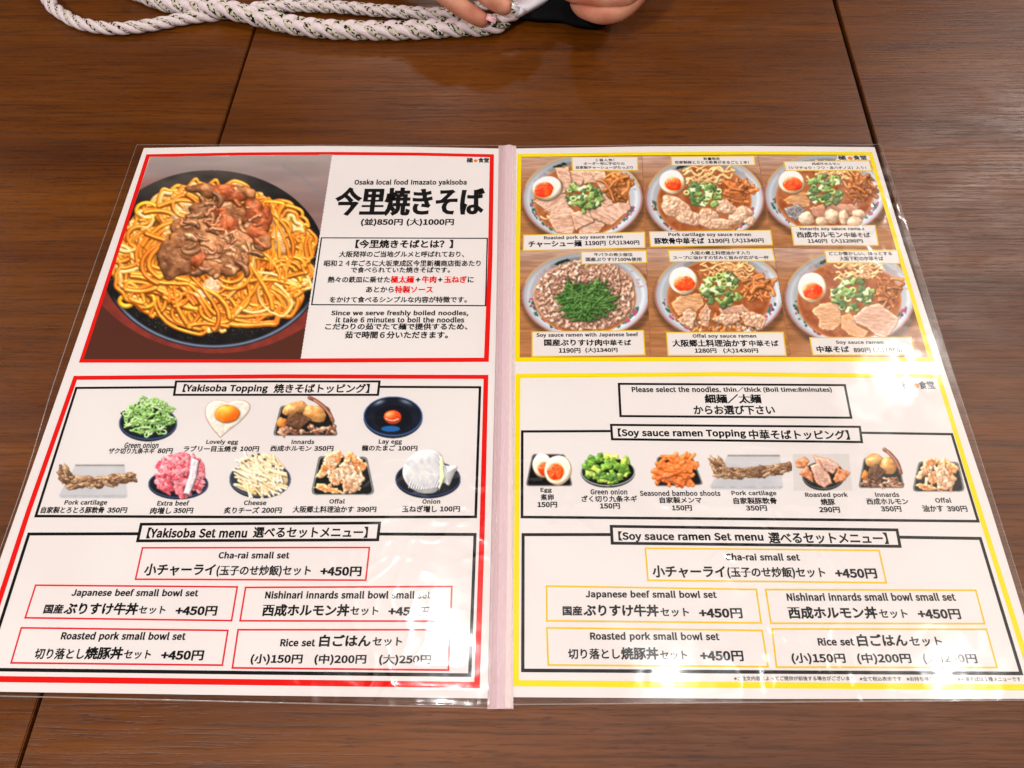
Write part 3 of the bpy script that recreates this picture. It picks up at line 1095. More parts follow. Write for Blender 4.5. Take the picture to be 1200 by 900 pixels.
    pieces = [(450, 205, 10, 5, 0, 3), (520, 212, 22, 9, .1, 0), (600, 225, 26, 12, .2, 1), (660, 215, 14, 8, .4, 0), (690, 290, 14, 20, .4, 1), (735, 330, 9, 20, .1, 1), (560, 290, 20, 14, -.2, 1), (620, 300, 22, 14, .3, 0),
              (480, 290, 14, 11, .3, 3), (420, 360, 20, 14, .2, 0), (400, 410, 18, 12, -.2, 0), (500, 350, 22, 16, .2, 2), (585, 350, 22, 15, 0, 1), (540, 420, 22, 16, .1, 2), (380, 480, 23, 26, .2, 3), (430, 450, 16, 18, .6, 0),
              (600, 470, 21, 24, .1, 3), (560, 440, 18, 12, -.4, 0), (690, 370, 19, 14, .3, 1), (725, 410, 12, 13, 0, 0), (640, 400, 18, 12, .5, 2), (530, 505, 16, 13, .2, 2), (480, 480, 13, 13, .9, 1), (590, 522, 14, 9, .1, 0)]
    for i, (a, b, rx, ry, ro, ci) in enumerate(pieces):
        x, y = g(a, b)
        c = cols[ci]
        p.lump(x, y, rx * .84, ry * .84, c[0], c[1], z=23 + R_.uniform(0, 3), h=6, rot=ro, wob=.22, rough=1.4, sc=9, gloss=.25, csc=8, flat=3)
    for i in range(64):
        a = R_.uniform(0, 6.28)
        q_ = math.sqrt(R_.random())
        x, y = g(550 + 165 * q_ * math.cos(a), 368 + 150 * q_ * math.sin(a))
        c = np.array(R_.choice(cols[1:3] if (x > 255 and y < 285) else (cols[0], cols[3], cols[2]))[0], float)
        hd = R_.choice([R_.uniform(-.5, .5), R_.uniform(.8, 2.0)])
        cv = R_.uniform(-.5, .5)
        pts = [(x, y)]
        for j in range(R_.randint(3, 6)):
            hd += cv + R_.uniform(-.3, .3)
            x += 4 * math.cos(hd)
            y += 3.2 * math.sin(hd)
            pts.append((x, y))
        p.stroke(pts, R_.uniform(2.2, 5), c * R_.uniform(.85, 1.35), 26 + R_.uniform(-1, 3), 4.5, gloss=.55, c2=c * .62, n=5, taper=.5)
    for i in range(9):
        x, y = g(R_.uniform(430, 700), R_.uniform(300, 480))
        pts = [(x, y)]
        hd = R_.uniform(-1, 1)
        for j in range(5):
            hd += R_.uniform(-1.2, 1.2)
            x += 3.2 * math.cos(hd)
            y += 2.4 * math.sin(hd)
            pts.append((x, y))
        p.stroke(pts, R_.uniform(1.4, 2.4), (206, 146, 100), 33, 1.6, gloss=.5, c2=(168, 96, 64))
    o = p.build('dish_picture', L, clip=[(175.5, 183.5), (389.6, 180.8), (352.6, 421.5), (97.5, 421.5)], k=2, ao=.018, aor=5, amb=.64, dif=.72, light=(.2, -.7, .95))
    o['label'] = 'printed picture of fried noodles with beef on a black iron plate'


# ---- six bowls
def scallion(p, cx, cy, rx, ry, n, z=8, dark=False, s=1.0):
    R_ = p.r
    for i in range(n):
        a = R_.uniform(0, 6.28)
        q = math.sqrt(R_.random())
        x, y = cx + rx * q * math.cos(a), cy + ry * q * math.sin(a)
        zz = z + 5 * (1 - q * q) + R_.uniform(-1, 1)
        k = R_.random()
        g1 = (68, 92, 52) if k < .42 else ((116, 138, 74) if k < .82 else (200, 208, 152))
        if dark:
            g1 = tuple(v * .8 for v in g1)
        if R_.random() < .2:
            th = R_.uniform(0, 6.28)
            r0 = R_.uniform(1.8, 3.2) * s
            pts = [(x + r0 * math.cos(th + t), y + r0 * .75 * math.sin(th + t)) for t in np.linspace(0, 5.6, 9)]
            p.stroke(pts, 1.0 * s, g1, zz, 1.8, gloss=.4, c2=(170, 200, 110), n=3)
        else:
            th = R_.uniform(0, 3.14)
            l, w = R_.uniform(2.8, 5.4) * s, R_.uniform(2, 3.4) * s
            c, sn = math.cos(th), math.sin(th)
            q4 = [(x + c * l * u - sn * w * v, y + (sn * l * u + c * w * v) * .8) for u, v in ((-1, -1), (1, -1), (1, 1), (-1, 1))]
            p.poly(q4, g1, tuple(min(255, v * 1.18 + 4) for v in g1), z=zz, h=1.6, bev=1.6, sc=2, gloss=.4, ang=th, st=3)


def menma(p, cx, cy, rx, ry, n=26, z=7, c=(206, 122, 58)):
    R_ = p.r
    for i in range(n):
        a = R_.uniform(0, 6.28)
        q = math.sqrt(R_.random())
        x, y = cx + rx * q * math.cos(a), cy + ry * q * math.sin(a)
        th = R_.choice([R_.uniform(.6, 1.5), R_.uniform(-.6, .6), R_.uniform(1.8, 2.6)])
        l = R_.uniform(6, 11)
        bend = R_.uniform(-3, 3)
        pts = [(x - l * math.cos(th), y - l * .7 * math.sin(th)), (x - bend * math.sin(th), y + bend * math.cos(th)), (x + l * math.cos(th), y + l * .7 * math.sin(th))]
        k = R_.uniform(.78, 1.15)
        cc = tuple(v * k for v in c)
        p.stroke(pts, R_.uniform(1.5, 2.7), cc, z + 4 * (1 - q) + R_.uniform(-1.5, 2), 1.6, flat=False, gloss=.55, c2=tuple(v * .72 for v in cc), n=6)


def egg(p, x, y, rx, ry, yx, yy, yrx, yry, rot=0, z=14):
    p.lump(x + .6, y + .8, rx + 1.1, ry + 1.1, (196, 160, 122), z=z - 1, h=3, rot=rot, wob=.03, gloss=.1, mode='over')
    p.lump(x, y, rx, ry, (250, 240, 224), (238, 222, 198), z=z, h=2.2, rot=rot, wob=.03, gloss=.3, flat=6, mode='over', sc=6)
    p.lump(yx, yy, yrx + .9, yry + .9, (252, 200, 130), z=z + 1.5, h=.8, rot=rot, wob=.07, mode='over', flat=5)
    p.lump(yx, yy, yrx, yry, (244, 84, 20), (222, 38, 10), z=z + 1.8, h=1.2, rot=rot, wob=.09, rough=.5, sc=2.6, gloss=1.0, mode='over', flat=4, csc=5)


def slice_(p, pts, z=9, c=(226, 188, 162), c2=(190, 142, 114), ang=.5, edge=(176, 120, 78)):
    p.poly(pts, c, c2, z=z, h=1.8, bev=1.6, rough=.5, sc=4.5, gloss=.3, ang=ang, st=4, edge=edge, wave=.8, var=.12)


def wavy(p, cx, cy, rx, ry, n, z=4, c=(240, 196, 142)):
    R_ = p.r
    for i in range(int(n * .9)):
        x = cx + R_.uniform(-rx, rx * .5)
        y = cy + R_.uniform(-ry, ry)
        a = R_.uniform(1.8, 3.8)
        ph = R_.uniform(0, 6)
        th = R_.uniform(-.35, .35)
        pts = []
        for j in range(9):
            u = j * 3.4
            v = a * math.sin(ph + j * 1.25)
            pts.append((x + u * math.cos(th) - v * math.sin(th), y + u * math.sin(th) + v * .9))
        p.stroke(pts, R_.uniform(1.05, 1.5), c, z + R_.uniform(-1, 2), 1.6, z + R_.uniform(-1, 2), gloss=.7, c2=(206, 140, 84), n=4)


def bowl(p, cx, cy, rx, ry, oil=True):
    X, Y = p.X, p.Y
    full = (slice(0, p.h), slice(0, p.w))
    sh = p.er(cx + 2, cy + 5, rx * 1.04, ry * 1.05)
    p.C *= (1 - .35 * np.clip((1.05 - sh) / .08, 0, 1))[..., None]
    r = p.er(cx, cy, rx, ry)
    th = np.arctan2(Y - cy, X - cx)
    base = np.array((232, 236, 243.)) * (1 + .07 * (X - cx)[..., None] / rx + .05 * (Y - cy)[..., None] / ry)
    ink = np.clip(1 - np.abs(r - .9) * 3, .86, 1)[..., None]
    p.put(full, r < 1, base * ink, None, 0)
    # inner wall shade at the top
    k = np.clip((-(Y - cy) / ry - .35) / .5, 0, 1) * np.clip((1 - r) * 6, 0, 1)
    p.C = np.where((r < 1)[..., None], p.C * (1 - .32 * k[..., None]), p.C)
    rim = np.exp(-((r - .985) / .012) ** 2) * (r < 1.0)
    wcol = np.where((np.sin(th) < -.2)[..., None], np.array((238, 164, 66.)), np.array((196, 96, 92.)))
    p.C += (wcol - p.C) * (rim * .9)[..., None]
    # dragon and flower decoration on the wall
    R_ = p.r
    for a0, a1, cset in ((2.05, 3.05, ((44, 96, 70), (52, 110, 84), (200, 92, 128), (150, 70, 60))), (.25, .95, ((44, 96, 70), (60, 130, 110), (206, 84, 130)))):
        for j in range(34):
            a = R_.uniform(a0, a1)
            q = R_.uniform(.80, .90)
            c = R_.choice(cset)
            p.lump(cx + rx * q * math.cos(a), cy + ry * q * math.sin(a), R_.uniform(1, 3.2), R_.uniform(.8, 1.8), c, rot=a + 1.5, wob=.5, z=0, h=.1, mode='over', shade=0)
    for a0, a1 in ((3.6, 4.0), (5.5, 6.1)):
        for j in range(14):
            a = R_.uniform(a0, a1)
            q = R_.uniform(.78, .9)
            p.lump(cx + rx * q * math.cos(a), cy + ry * q * math.sin(a), 1.8, 1.2, (206, 178, 178), wob=.5, z=0, h=.1, mode='over', shade=0)
    for j in range(10):
        a = R_.uniform(4.1, 4.35)
        p.lump(cx + rx * .8 * math.cos(a), cy + ry * .86 * math.sin(a), 2.6, 1.4, (30, 44, 34), wob=.5, z=0, h=.1, mode='over', shade=0)
    s = p.er(cx - rx * .01, cy + ry * .06, rx * .79, ry * .83)
    c = p.col((164, 82, 42), .12, 8, 3, (196, 116, 68))
    p.put(full, s < 1, c, None, 0)
    e = np.exp(-((s - 1) / .035) ** 2) * (s < 1.02)
    p.C += (np.array((222, 140, 80.)) - p.C) * (e * .7)[..., None]
    p.Z[s < 1] = 1
    for j in range(26):
        a = R_.uniform(0, 6.28)
        q = .75 * math.sqrt(R_.random())
        p.lump(cx + rx * q * math.cos(a), cy + ry * q * math.sin(a), R_.uniform(.6, 1.6), R_.uniform(.5, 1.1), (206, 120, 60), wob=.1, z=1, h=.3, shade=.6, gloss=1)


CELLS = [[(609.5, 184), (752.5, 182.8), (757, 291.5), (607.8, 292.2)], [(752.5, 182.8), (888, 181.8), (906.3, 290.5), (757, 291.5)], [(888, 181.8), (1019.5, 181.8), (1052.5, 292), (906.3, 290.5)],
         [(607.8, 292.2), (757, 291.5), (762.5, 420.5), (606.5, 420.5)], [(757, 291.5), (906.3, 290.5), (927, 420.5), (762.5, 420.5)], [(906.3, 290.5), (1052.5, 292), (1090.2, 420.5), (927, 420.5)]]
BOWLS = [(682.5, 232, 70.5, 50), (826, 233, 69.5, 50.5), (967, 228, 71.5, 48.5), (686.5, 346, 75, 51.5), (843, 345, 76, 53), (996, 348.5, 76.5, 56)]


def q(ox, oy, s, pts):
    return [(ox + a / s, oy + b / s) for a, b in pts]


def ramen(i):
    cell = CELLS[i]
    xs, ys = [c[0] for c in cell], [c[1] for c in cell]
    p = Pic(min(xs) - 2, min(ys) - 2, max(xs) + 2, max(ys) + 2, seed=20 + i)
    X, Y = p.X, p.Y
    R_ = p.r
    t = np.clip((Y - min(ys)) / (max(ys) - min(ys)), 0, 1)[..., None]
    k = np.clip(1 - t / .32, 0, 1)
    wood = np.array((184, 122, 76.)) * (1 - k) + np.array((202, 164, 148.)) * k
    wood = wood * (1 + (p.n(X / 14, Y * 1.0)[..., None] - .5) * .22 + (p.n(X / 50, Y / 3.5)[..., None] - .5) * .18)
    p.fill((150, 96, 60))
    p.C[:] = wood
    cx, cy, rx, ry = BOWLS[i]
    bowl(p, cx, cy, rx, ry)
    tan, dk = (224, 186, 162), (188, 140, 114)
    if i == 0:
        o = (620, 180, 8.571)
        wavy(p, 640, 252, 8, 4, 4)
        for pts in ([(270, 160), (400, 150), (430, 330), (340, 390)], [(360, 180), (580, 170), (520, 320), (380, 320)], [(540, 180), (720, 170), (700, 290), (560, 300)], [(60, 480), (310, 380), (470, 500), (230, 600)],
                    [(600, 560), (980, 480), (1000, 560), (830, 710), (640, 640)], [(590, 540), (760, 440), (860, 540), (700, 640)], [(430, 600), (600, 570), (640, 680), (470, 760)], [(200, 640), (390, 540), (500, 640), (430, 800), (280, 780)],
                    [(500, 690), (620, 600), (770, 680), (690, 790), (520, 810)], [(620, 200), (760, 190), (840, 490), (760, 520), (700, 330)]):
            cc_ = np.array(pts, float).mean(0)
            slice_(p, q(*o, [tuple(cc_ + (np.array(v) - cc_) * 1.14) for v in pts]), z=4 + R_.uniform(0, 4), c=tan, c2=dk, ang=R_.uniform(-.6, .6))
        p.stroke(q(*o, [(690, 265), (760, 290), (820, 380), (850, 470)]), 1.4, (196, 120, 66), 12, 1.5)
        menma(p, 724, 218, 12, 16, 26, 8)
        egg(p, 641, 220, 16.5, 12.8, 637, 222.6, 11.4, 8.8, -.2)
        scallion(p, 682, 231, 22, 15, 46, 11, s=1.15)
    elif i == 1:
        wavy(p, 822, 205, 30, 10, 26)
        menma(p, 866, 224, 15, 13, 34, 7, (208, 118, 60))
        for (a, b, ra, rb, ro) in ((791, 243, 18, 12, .5), (806, 254, 17, 9, .4), (838, 262, 24, 7, .1), (868, 252, 16, 10, -.3), (850, 243, 14, 9, .3), (830, 252, 12, 8, 0), (878, 258, 8, 6, 0)):
            p.lump(a, b, ra, rb, (222, 182, 154), (190, 142, 112), z=6 + R_.uniform(0, 2), h=5, rot=ro, wob=.2, rough=1.7, sc=5, gloss=.4, csc=4, flat=3)
        egg(p, 787.2, 212.6, 14, 13, 789, 216, 10, 7.4)
        scallion(p, 824, 229, 20, 14, 46, 12, s=1.1)
    elif i == 3:
        rb = p.er(686, 346, 59, 42, 0, .06)
        p.put((slice(0, p.h), slice(0, p.w)), rb < 1, p.col((206, 160, 134), .2, 2.5, 2, (176, 126, 100)), None, 1)
        p.Z[rb < 1] = 3
        for j in range(620):
            a = R_.uniform(0, 6.28)
            qq = math.sqrt(R_.random())
            x, y = 686 + 57 * qq * math.cos(a), 346 + 41 * qq * math.sin(a)
            c = R_.choice([(218, 174, 150), (204, 156, 130), (230, 192, 170), (186, 134, 108)])
            p.lump(x, y, R_.uniform(1.6, 4), R_.uniform(1.2, 2.4), c, tuple(v * .8 for v in c), z=3 + 3 * (1 - qq) + R_.uniform(0, 2.5), h=2, rot=R_.uniform(0, 3), wob=.5, rough=1, sc=1.6, gloss=.5)
        for j in range(210):
            a = R_.uniform(0, 6.28)
            qq = math.sqrt(R_.random()) * .8
            x, y = 687 + 34 * qq * math.cos(a), 352 + 25 * qq * math.sin(a)
            th = R_.uniform(0, 3.14)
            l = R_.uniform(7, 15)
            b = R_.uniform(-5, 5)
            k = R_.random()
            c = np.array((46, 96, 34.)) * (1 - k) + np.array((116, 158, 74.)) * k
            p.stroke([(x - l * math.cos(th), y - l * .7 * math.sin(th)), (x - b * math.sin(th), y + b * .7 * math.cos(th)), (x + l * math.cos(th), y + l * .7 * math.sin(th))], R_.uniform(.6, 1.25), c, 12 + 4 * (1 - qq) + R_.uniform(-2, 2), 1.1, gloss=.5, c2=c * .7, n=6)
    else:
        dx, dy = {2: (-1, 0), 4: (0, 0), 5: (0, 0)}[i]
        wavy(p, cx + 4, cy - ry * .55, 28, 11, 30)
        wavy(p, cx - 20, cy + 4, 10, 6, 5)
        menma(p, cx + rx * .60, cy - ry * .14, 14, 13, 32, 7, (204, 120, 62))
        if i == 2:
            o = (890, 180, 7.5)
            slice_(p, q(*o, [(205, 410), (330, 330), (460, 350), (440, 470), (390, 480), (250, 450)]), 6, (206, 156, 112), (176, 116, 66), .2, (206, 120, 50))
            slice_(p, q(*o, [(430, 480), (560, 440), (820, 440), (900, 520), (760, 560), (480, 560)]), 5, (200, 150, 124), (172, 118, 92))
            slice_(p, q(*o, [(480, 470), (580, 460), (590, 570), (490, 560)]), 7, (186, 130, 104), (160, 104, 80))
            p.poly(q(*o, [(215, 480), (340, 445), (405, 490), (330, 590), (250, 560)]), (150, 142, 140), (98, 92, 94), z=8, h=2, rough=1.8, sc=1.3, gloss=.4, wave=.6)
            for a, b, ra, rb in ((410, 568, 10, 8), (640, 550, 9, 8.5), (545, 595, 7, 5.5), (740, 560, 6, 9), (835, 600, 10, 7), (870, 530, 8, 5)):
                x, y = q(*o, [(a, b)])[0]
                p.lump(x, y, ra, rb, (226, 192, 160), (204, 158, 124), z=8, h=6, wob=.12, rough=.6, sc=3, gloss=.5)
            egg(p, 927, 212.6, 14.2, 12.6, 928.6, 215.8, 11, 7.6)
            scallion(p, 968, 222, 21, 17, 50, 12, s=1.05)
        elif i == 4:
            o = (770, 290, 7.5)
            slice_(p, q(*o, [(120, 490), (200, 420), (390, 400), (420, 500), (330, 590), (180, 600)]), 6, (210, 164, 124), (190, 128, 78), .1, (206, 130, 66))
            slice_(p, q(*o, [(540, 530), (760, 500), (820, 560), (700, 620), (560, 600)]), 5, (206, 162, 138), (178, 126, 100))
            for pts in ([(180, 640), (280, 530), (355, 580), (310, 720), (230, 680)], [(360, 590), (430, 490), (480, 560), (450, 700), (390, 690)], [(740, 570), (850, 560), (970, 620), (930, 720), (800, 690)], [(480, 640), (560, 580), (720, 580), (740, 640), (600, 690)], [(720, 600), (800, 560), (850, 700), (780, 690)]):
                p.poly(q(*o, pts), (214, 176, 148), (176, 126, 96), z=8 + R_.uniform(0, 2), h=2.2, rough=2.2, sc=2.6, gloss=.5, wave=1.2, edge=(196, 146, 100))
            for j in range(60):
                x, y = q(*o, [(R_.uniform(300, 900), R_.uniform(600, 740))])[0]
                c = R_.choice([(214, 172, 140), (188, 136, 100), (160, 104, 66), (216, 130, 60)])
                p.lump(x, y, R_.uniform(2, 5), R_.uniform(1.5, 3.5), c, tuple(v * .8 for v in c), z=6, h=3, wob=.5, rough=1.2, sc=1.6, rot=R_.uniform(0, 3), gloss=.5)
            egg(p, 800.2, 328.4, 15.6, 15.4, 802, 332.6, 12, 8.4)
            scallion(p, 846, 339, 23, 20, 58, 12, s=1.1)
        else:
            o = (920, 290, 7.5)
            slice_(p, q(*o, [(230, 560), (300, 500), (440, 470), (500, 530), (490, 680), (420, 740), (300, 720), (290, 630)]), 6, (216, 172, 136), (196, 140, 96), .1, (190, 130, 80))
            slice_(p, q(*o, [(490, 600), (580, 570), (640, 690), (740, 740), (700, 800), (590, 790), (490, 710)]), 7, (212, 164, 132), (206, 142, 88), .8, (200, 130, 70))
            slice_(p, q(*o, [(600, 610), (720, 510), (830, 490), (1000, 620), (980, 690), (900, 790), (800, 780), (720, 710), (620, 670)]), 9, (214, 174, 152), (192, 146, 122), .1, (196, 150, 116))
            slice_(p, q(*o, [(820, 500), (940, 520), (900, 580), (830, 560)]), 6, (186, 138, 112), (160, 110, 84))
            egg(p, 951.2, 336, 15.6, 16.4, 952.6, 341.4, 11.4, 9.4)
            scallion(p, 999, 346, 23, 18, 56, 12, s=1.15)
    o = p.build('dish_picture', R, clip=cell, k=2, ao=.07, aor=2.6, amb=.68, dif=.62)
    o['label'] = ['printed bowl of noodle soup with many slices of roast pork', 'printed bowl of noodle soup with a long piece of pork cartilage', 'printed bowl of noodle soup with innards and grey tripe',
                  'printed bowl covered in minced beef and shredded green onion', 'printed bowl of noodle soup with pale crisp offal', 'printed bowl of noodle soup with three slices of pork and half an egg'][i]


# ---- toppings
def dish_round(p, cx, cy, rx, ry, rim=(60, 86, 130), inner=(30, 30, 34)):
    full = (slice(0, p.h), slice(0, p.w))
    p.put(full, p.er(cx, cy + ry * .05, rx, ry) < 1, p.col((26, 26, 30), .2, 6), None, 0)
    r = p.er(cx, cy, rx, ry * .96)
    p.put(full, r < 1, np.array(rim, float) + 0 * p.C, None, 0)
    p.put(full, p.er(cx, cy - .4, rx * .955, ry * .9) < 1, p.col(inner, .25, 8), None, 0)


def dish_tray(p, pts, inner=(28, 30, 28), rim=(150, 152, 148)):
    c = np.array(pts).mean(0)
    sp = spline(list(pts) + [pts[0]], 6)
    rnd = []
    n = len(pts)
    for i in range(n):
        a, b, d = np.array(pts[i - 1], float), np.array(pts[i], float), np.array(pts[(i + 1) % n], float)
        u = b + (a - b) / np.linalg.norm(a - b) * 4
        v = b + (d - b) / np.linalg.norm(d - b) * 4
        for t in np.linspace(0, 1, 5):
            rnd.append(tuple((1 - t) ** 2 * u + 2 * t * (1 - t) * b + t * t * v))
    p.poly(rnd, (40, 40, 38), z=0, h=.1, shade=0, mode='over')
    p.poly([tuple(c + (np.array(a) - c) * .985) for a in rnd], rim, z=0, h=.1, shade=0, mode='over', var=.15)
    p.poly([tuple(c + (np.array(a) - c) * .94) for a in rnd], inner, z=0, h=.1, shade=0, mode='over', var=.3)


def new(x0, y0, x1, y1, seed):
    p = Pic(x0 - 3, y0 - 3, x1 + 3, y1 + 3, seed=seed)
    return p


def fin(p, label, parent, **kw):
    a = dict(ao=.09, aor=2.2, amb=.68, dif=.62)
    a.update(kw)
    o = p.build('topping_picture', parent, k=2, **a)
    o['label'] = 'printed picture of ' + label


def cartilage(x0, y0, x1, y1, seed, parent):
    p = new(x0, y0, x1, y1, seed)
    w, h = x1 - x0, y1 - y0
    at = lambda u, v: (x0 + u * w, y0 + v * h)
    p.poly([at(.22, .02), at(.86, .02), at(.90, .95), at(.86, 1), at(.04, 1), at(0, .93)], (218, 214, 214), (206, 203, 206), z=0, h=.1, shade=0, mode='over', sc=20)
    p.poly([at(.22, .0), at(.86, .0), at(.86, .05), at(.22, .05)], (160, 152, 150), z=0, h=.1, shade=0, mode='over')
    p.poly([at(.03, .9), at(.89, .9), at(.88, .97), at(.03, .97)], (196, 196, 200), z=0, h=.1, shade=0, mode='over')
    R_ = p.r
    for j in range(150):
        u = R_.uniform(.03, .97)
        v = .40 + .12 * math.sin(u * 3.2 + .4) + R_.uniform(-.13, .15) * (1 - .3 * u)
        if u < .15:
            v = .3 + R_.uniform(-.16, .2)
        c = R_.choice([(158, 118, 84), (130, 92, 64), (184, 146, 110), (108, 74, 52)])
        p.lump(*at(u, v), R_.uniform(3, 9), R_.uniform(1.4, 3), c, tuple(v_ * .8 for v_ in c), z=4 + R_.uniform(0, 2), h=3, rot=R_.uniform(-.5, .5) + (.8 if u < .15 else 0), wob=.4, rough=1.6, sc=2, gloss=.4)
    fin(p, 'a long piece of pork cartilage on a white plate', parent)


def innards(x0, y0, x1, y1, seed, parent):
    p = new(x0, y0, x1, y1, seed)
    w, h = x1 - x0, y1 - y0
    at = lambda u, v: (x0 + u * w, y0 + v * h)
    dish_tray(p, [at(.12, .22), at(.86, .24), at(1, .97), at(0, .97)])
    R_ = p.r
    p.lump(*at(.34, .30), w * .19, h * .17, (214, 160, 100), (180, 116, 60), z=4, h=6, rot=-.3, wob=.1, gloss=.4)
    p.lump(*at(.64, .42), w * .2, h * .2, (220, 164, 100), (196, 130, 70), z=4, h=6, rot=.3, wob=.12, gloss=.4)
    p.lump(*at(.15, .66), w * .09, h * .14, (206, 130, 60), (180, 100, 44), z=4, h=4, wob=.2)
    p.poly([at(.22, .5), at(.36, .36), at(.6, .56), at(.4, .82), at(.2, .7)], (104, 68, 44), (76, 46, 30), z=9, h=3, rough=.8, sc=3, gloss=.4)
    p.stroke([at(.56, .02), at(.68, .12), at(.84, .34), at(.92, .6)], 2.2, (134, 84, 64), 6, 2.6, c2=(100, 58, 44))
    p.stroke([at(.64, .09), at(.78, .26), at(.9, .5)], 1.5, (160, 104, 84), 7, 2)
    for j in range(46):
        c = R_.choice([(176, 130, 104), (140, 94, 70), (196, 154, 124), (112, 70, 52)])
        p.lump(*at(R_.uniform(.1, .95), R_.uniform(.72, .93)), R_.uniform(2, 6), R_.uniform(1.2, 3), c, z=3 + R_.uniform(0, 3), h=3, rot=R_.uniform(-.6, .9), wob=.5, rough=1, sc=1.8, gloss=.4)
    fin(p, 'stewed innards on a black tray', parent)


def offal(x0, y0, x1, y1, seed, parent):
    p = new(x0, y0, x1, y1, seed)
    w, h = x1 - x0, y1 - y0
    at = lambda u, v: (x0 + u * w, y0 + v * h)
    dish_tray(p, [at(.12, .12), at(.88, .14), at(1, .92), at(.93, .97), at(.04, .97), at(0, .9)])
    R_ = p.r
    pl = [[(.24, .08), (.44, 0), (.52, .1), (.36, .44), (.14, .62), (.06, .58)], [(.5, .2), (.6, 0), (.9, .3), (.84, .44), (.66, .56)], [(.44, .3), (.62, .16), (.74, .5), (.86, .6), (.72, .9), (.5, .92)],
          [(.3, .4), (.46, .36), (.5, .7), (.36, .78), (.26, .6)], [(.04, .82), (.1, .7), (.4, .82), (.6, .94), (.2, .92)], [(.5, .5), (.7, .5), (.78, .82), (.6, .94)]]
    for j, pts in enumerate(pl):
        o_ = j in (1, 4)
        p.poly([at(*a) for a in pts], (230, 170, 110) if o_ else (232, 198, 168), (206, 120, 62) if j != 2 else (196, 140, 104), z=5 + j % 3 + (2 if j == 2 else 0), h=3, bev=3, rough=3.4, sc=5, gloss=.4, ang=.9, st=1.8, wave=1.3, edge=(224, 178, 138))
    for j in range(34):
        c = R_.choice([(226, 178, 140), (204, 136, 88), (238, 206, 176)])
        p.lump(*at(R_.uniform(.24, .8), R_.uniform(.15, .85)), R_.uniform(2, 6), R_.uniform(1.2, 2.6), c, z=8, h=3, rot=R_.uniform(.6, 1.8), wob=.5, rough=1, sc=2, gloss=.4)
    fin(p, 'pale fried offal pieces on a black tray', parent)


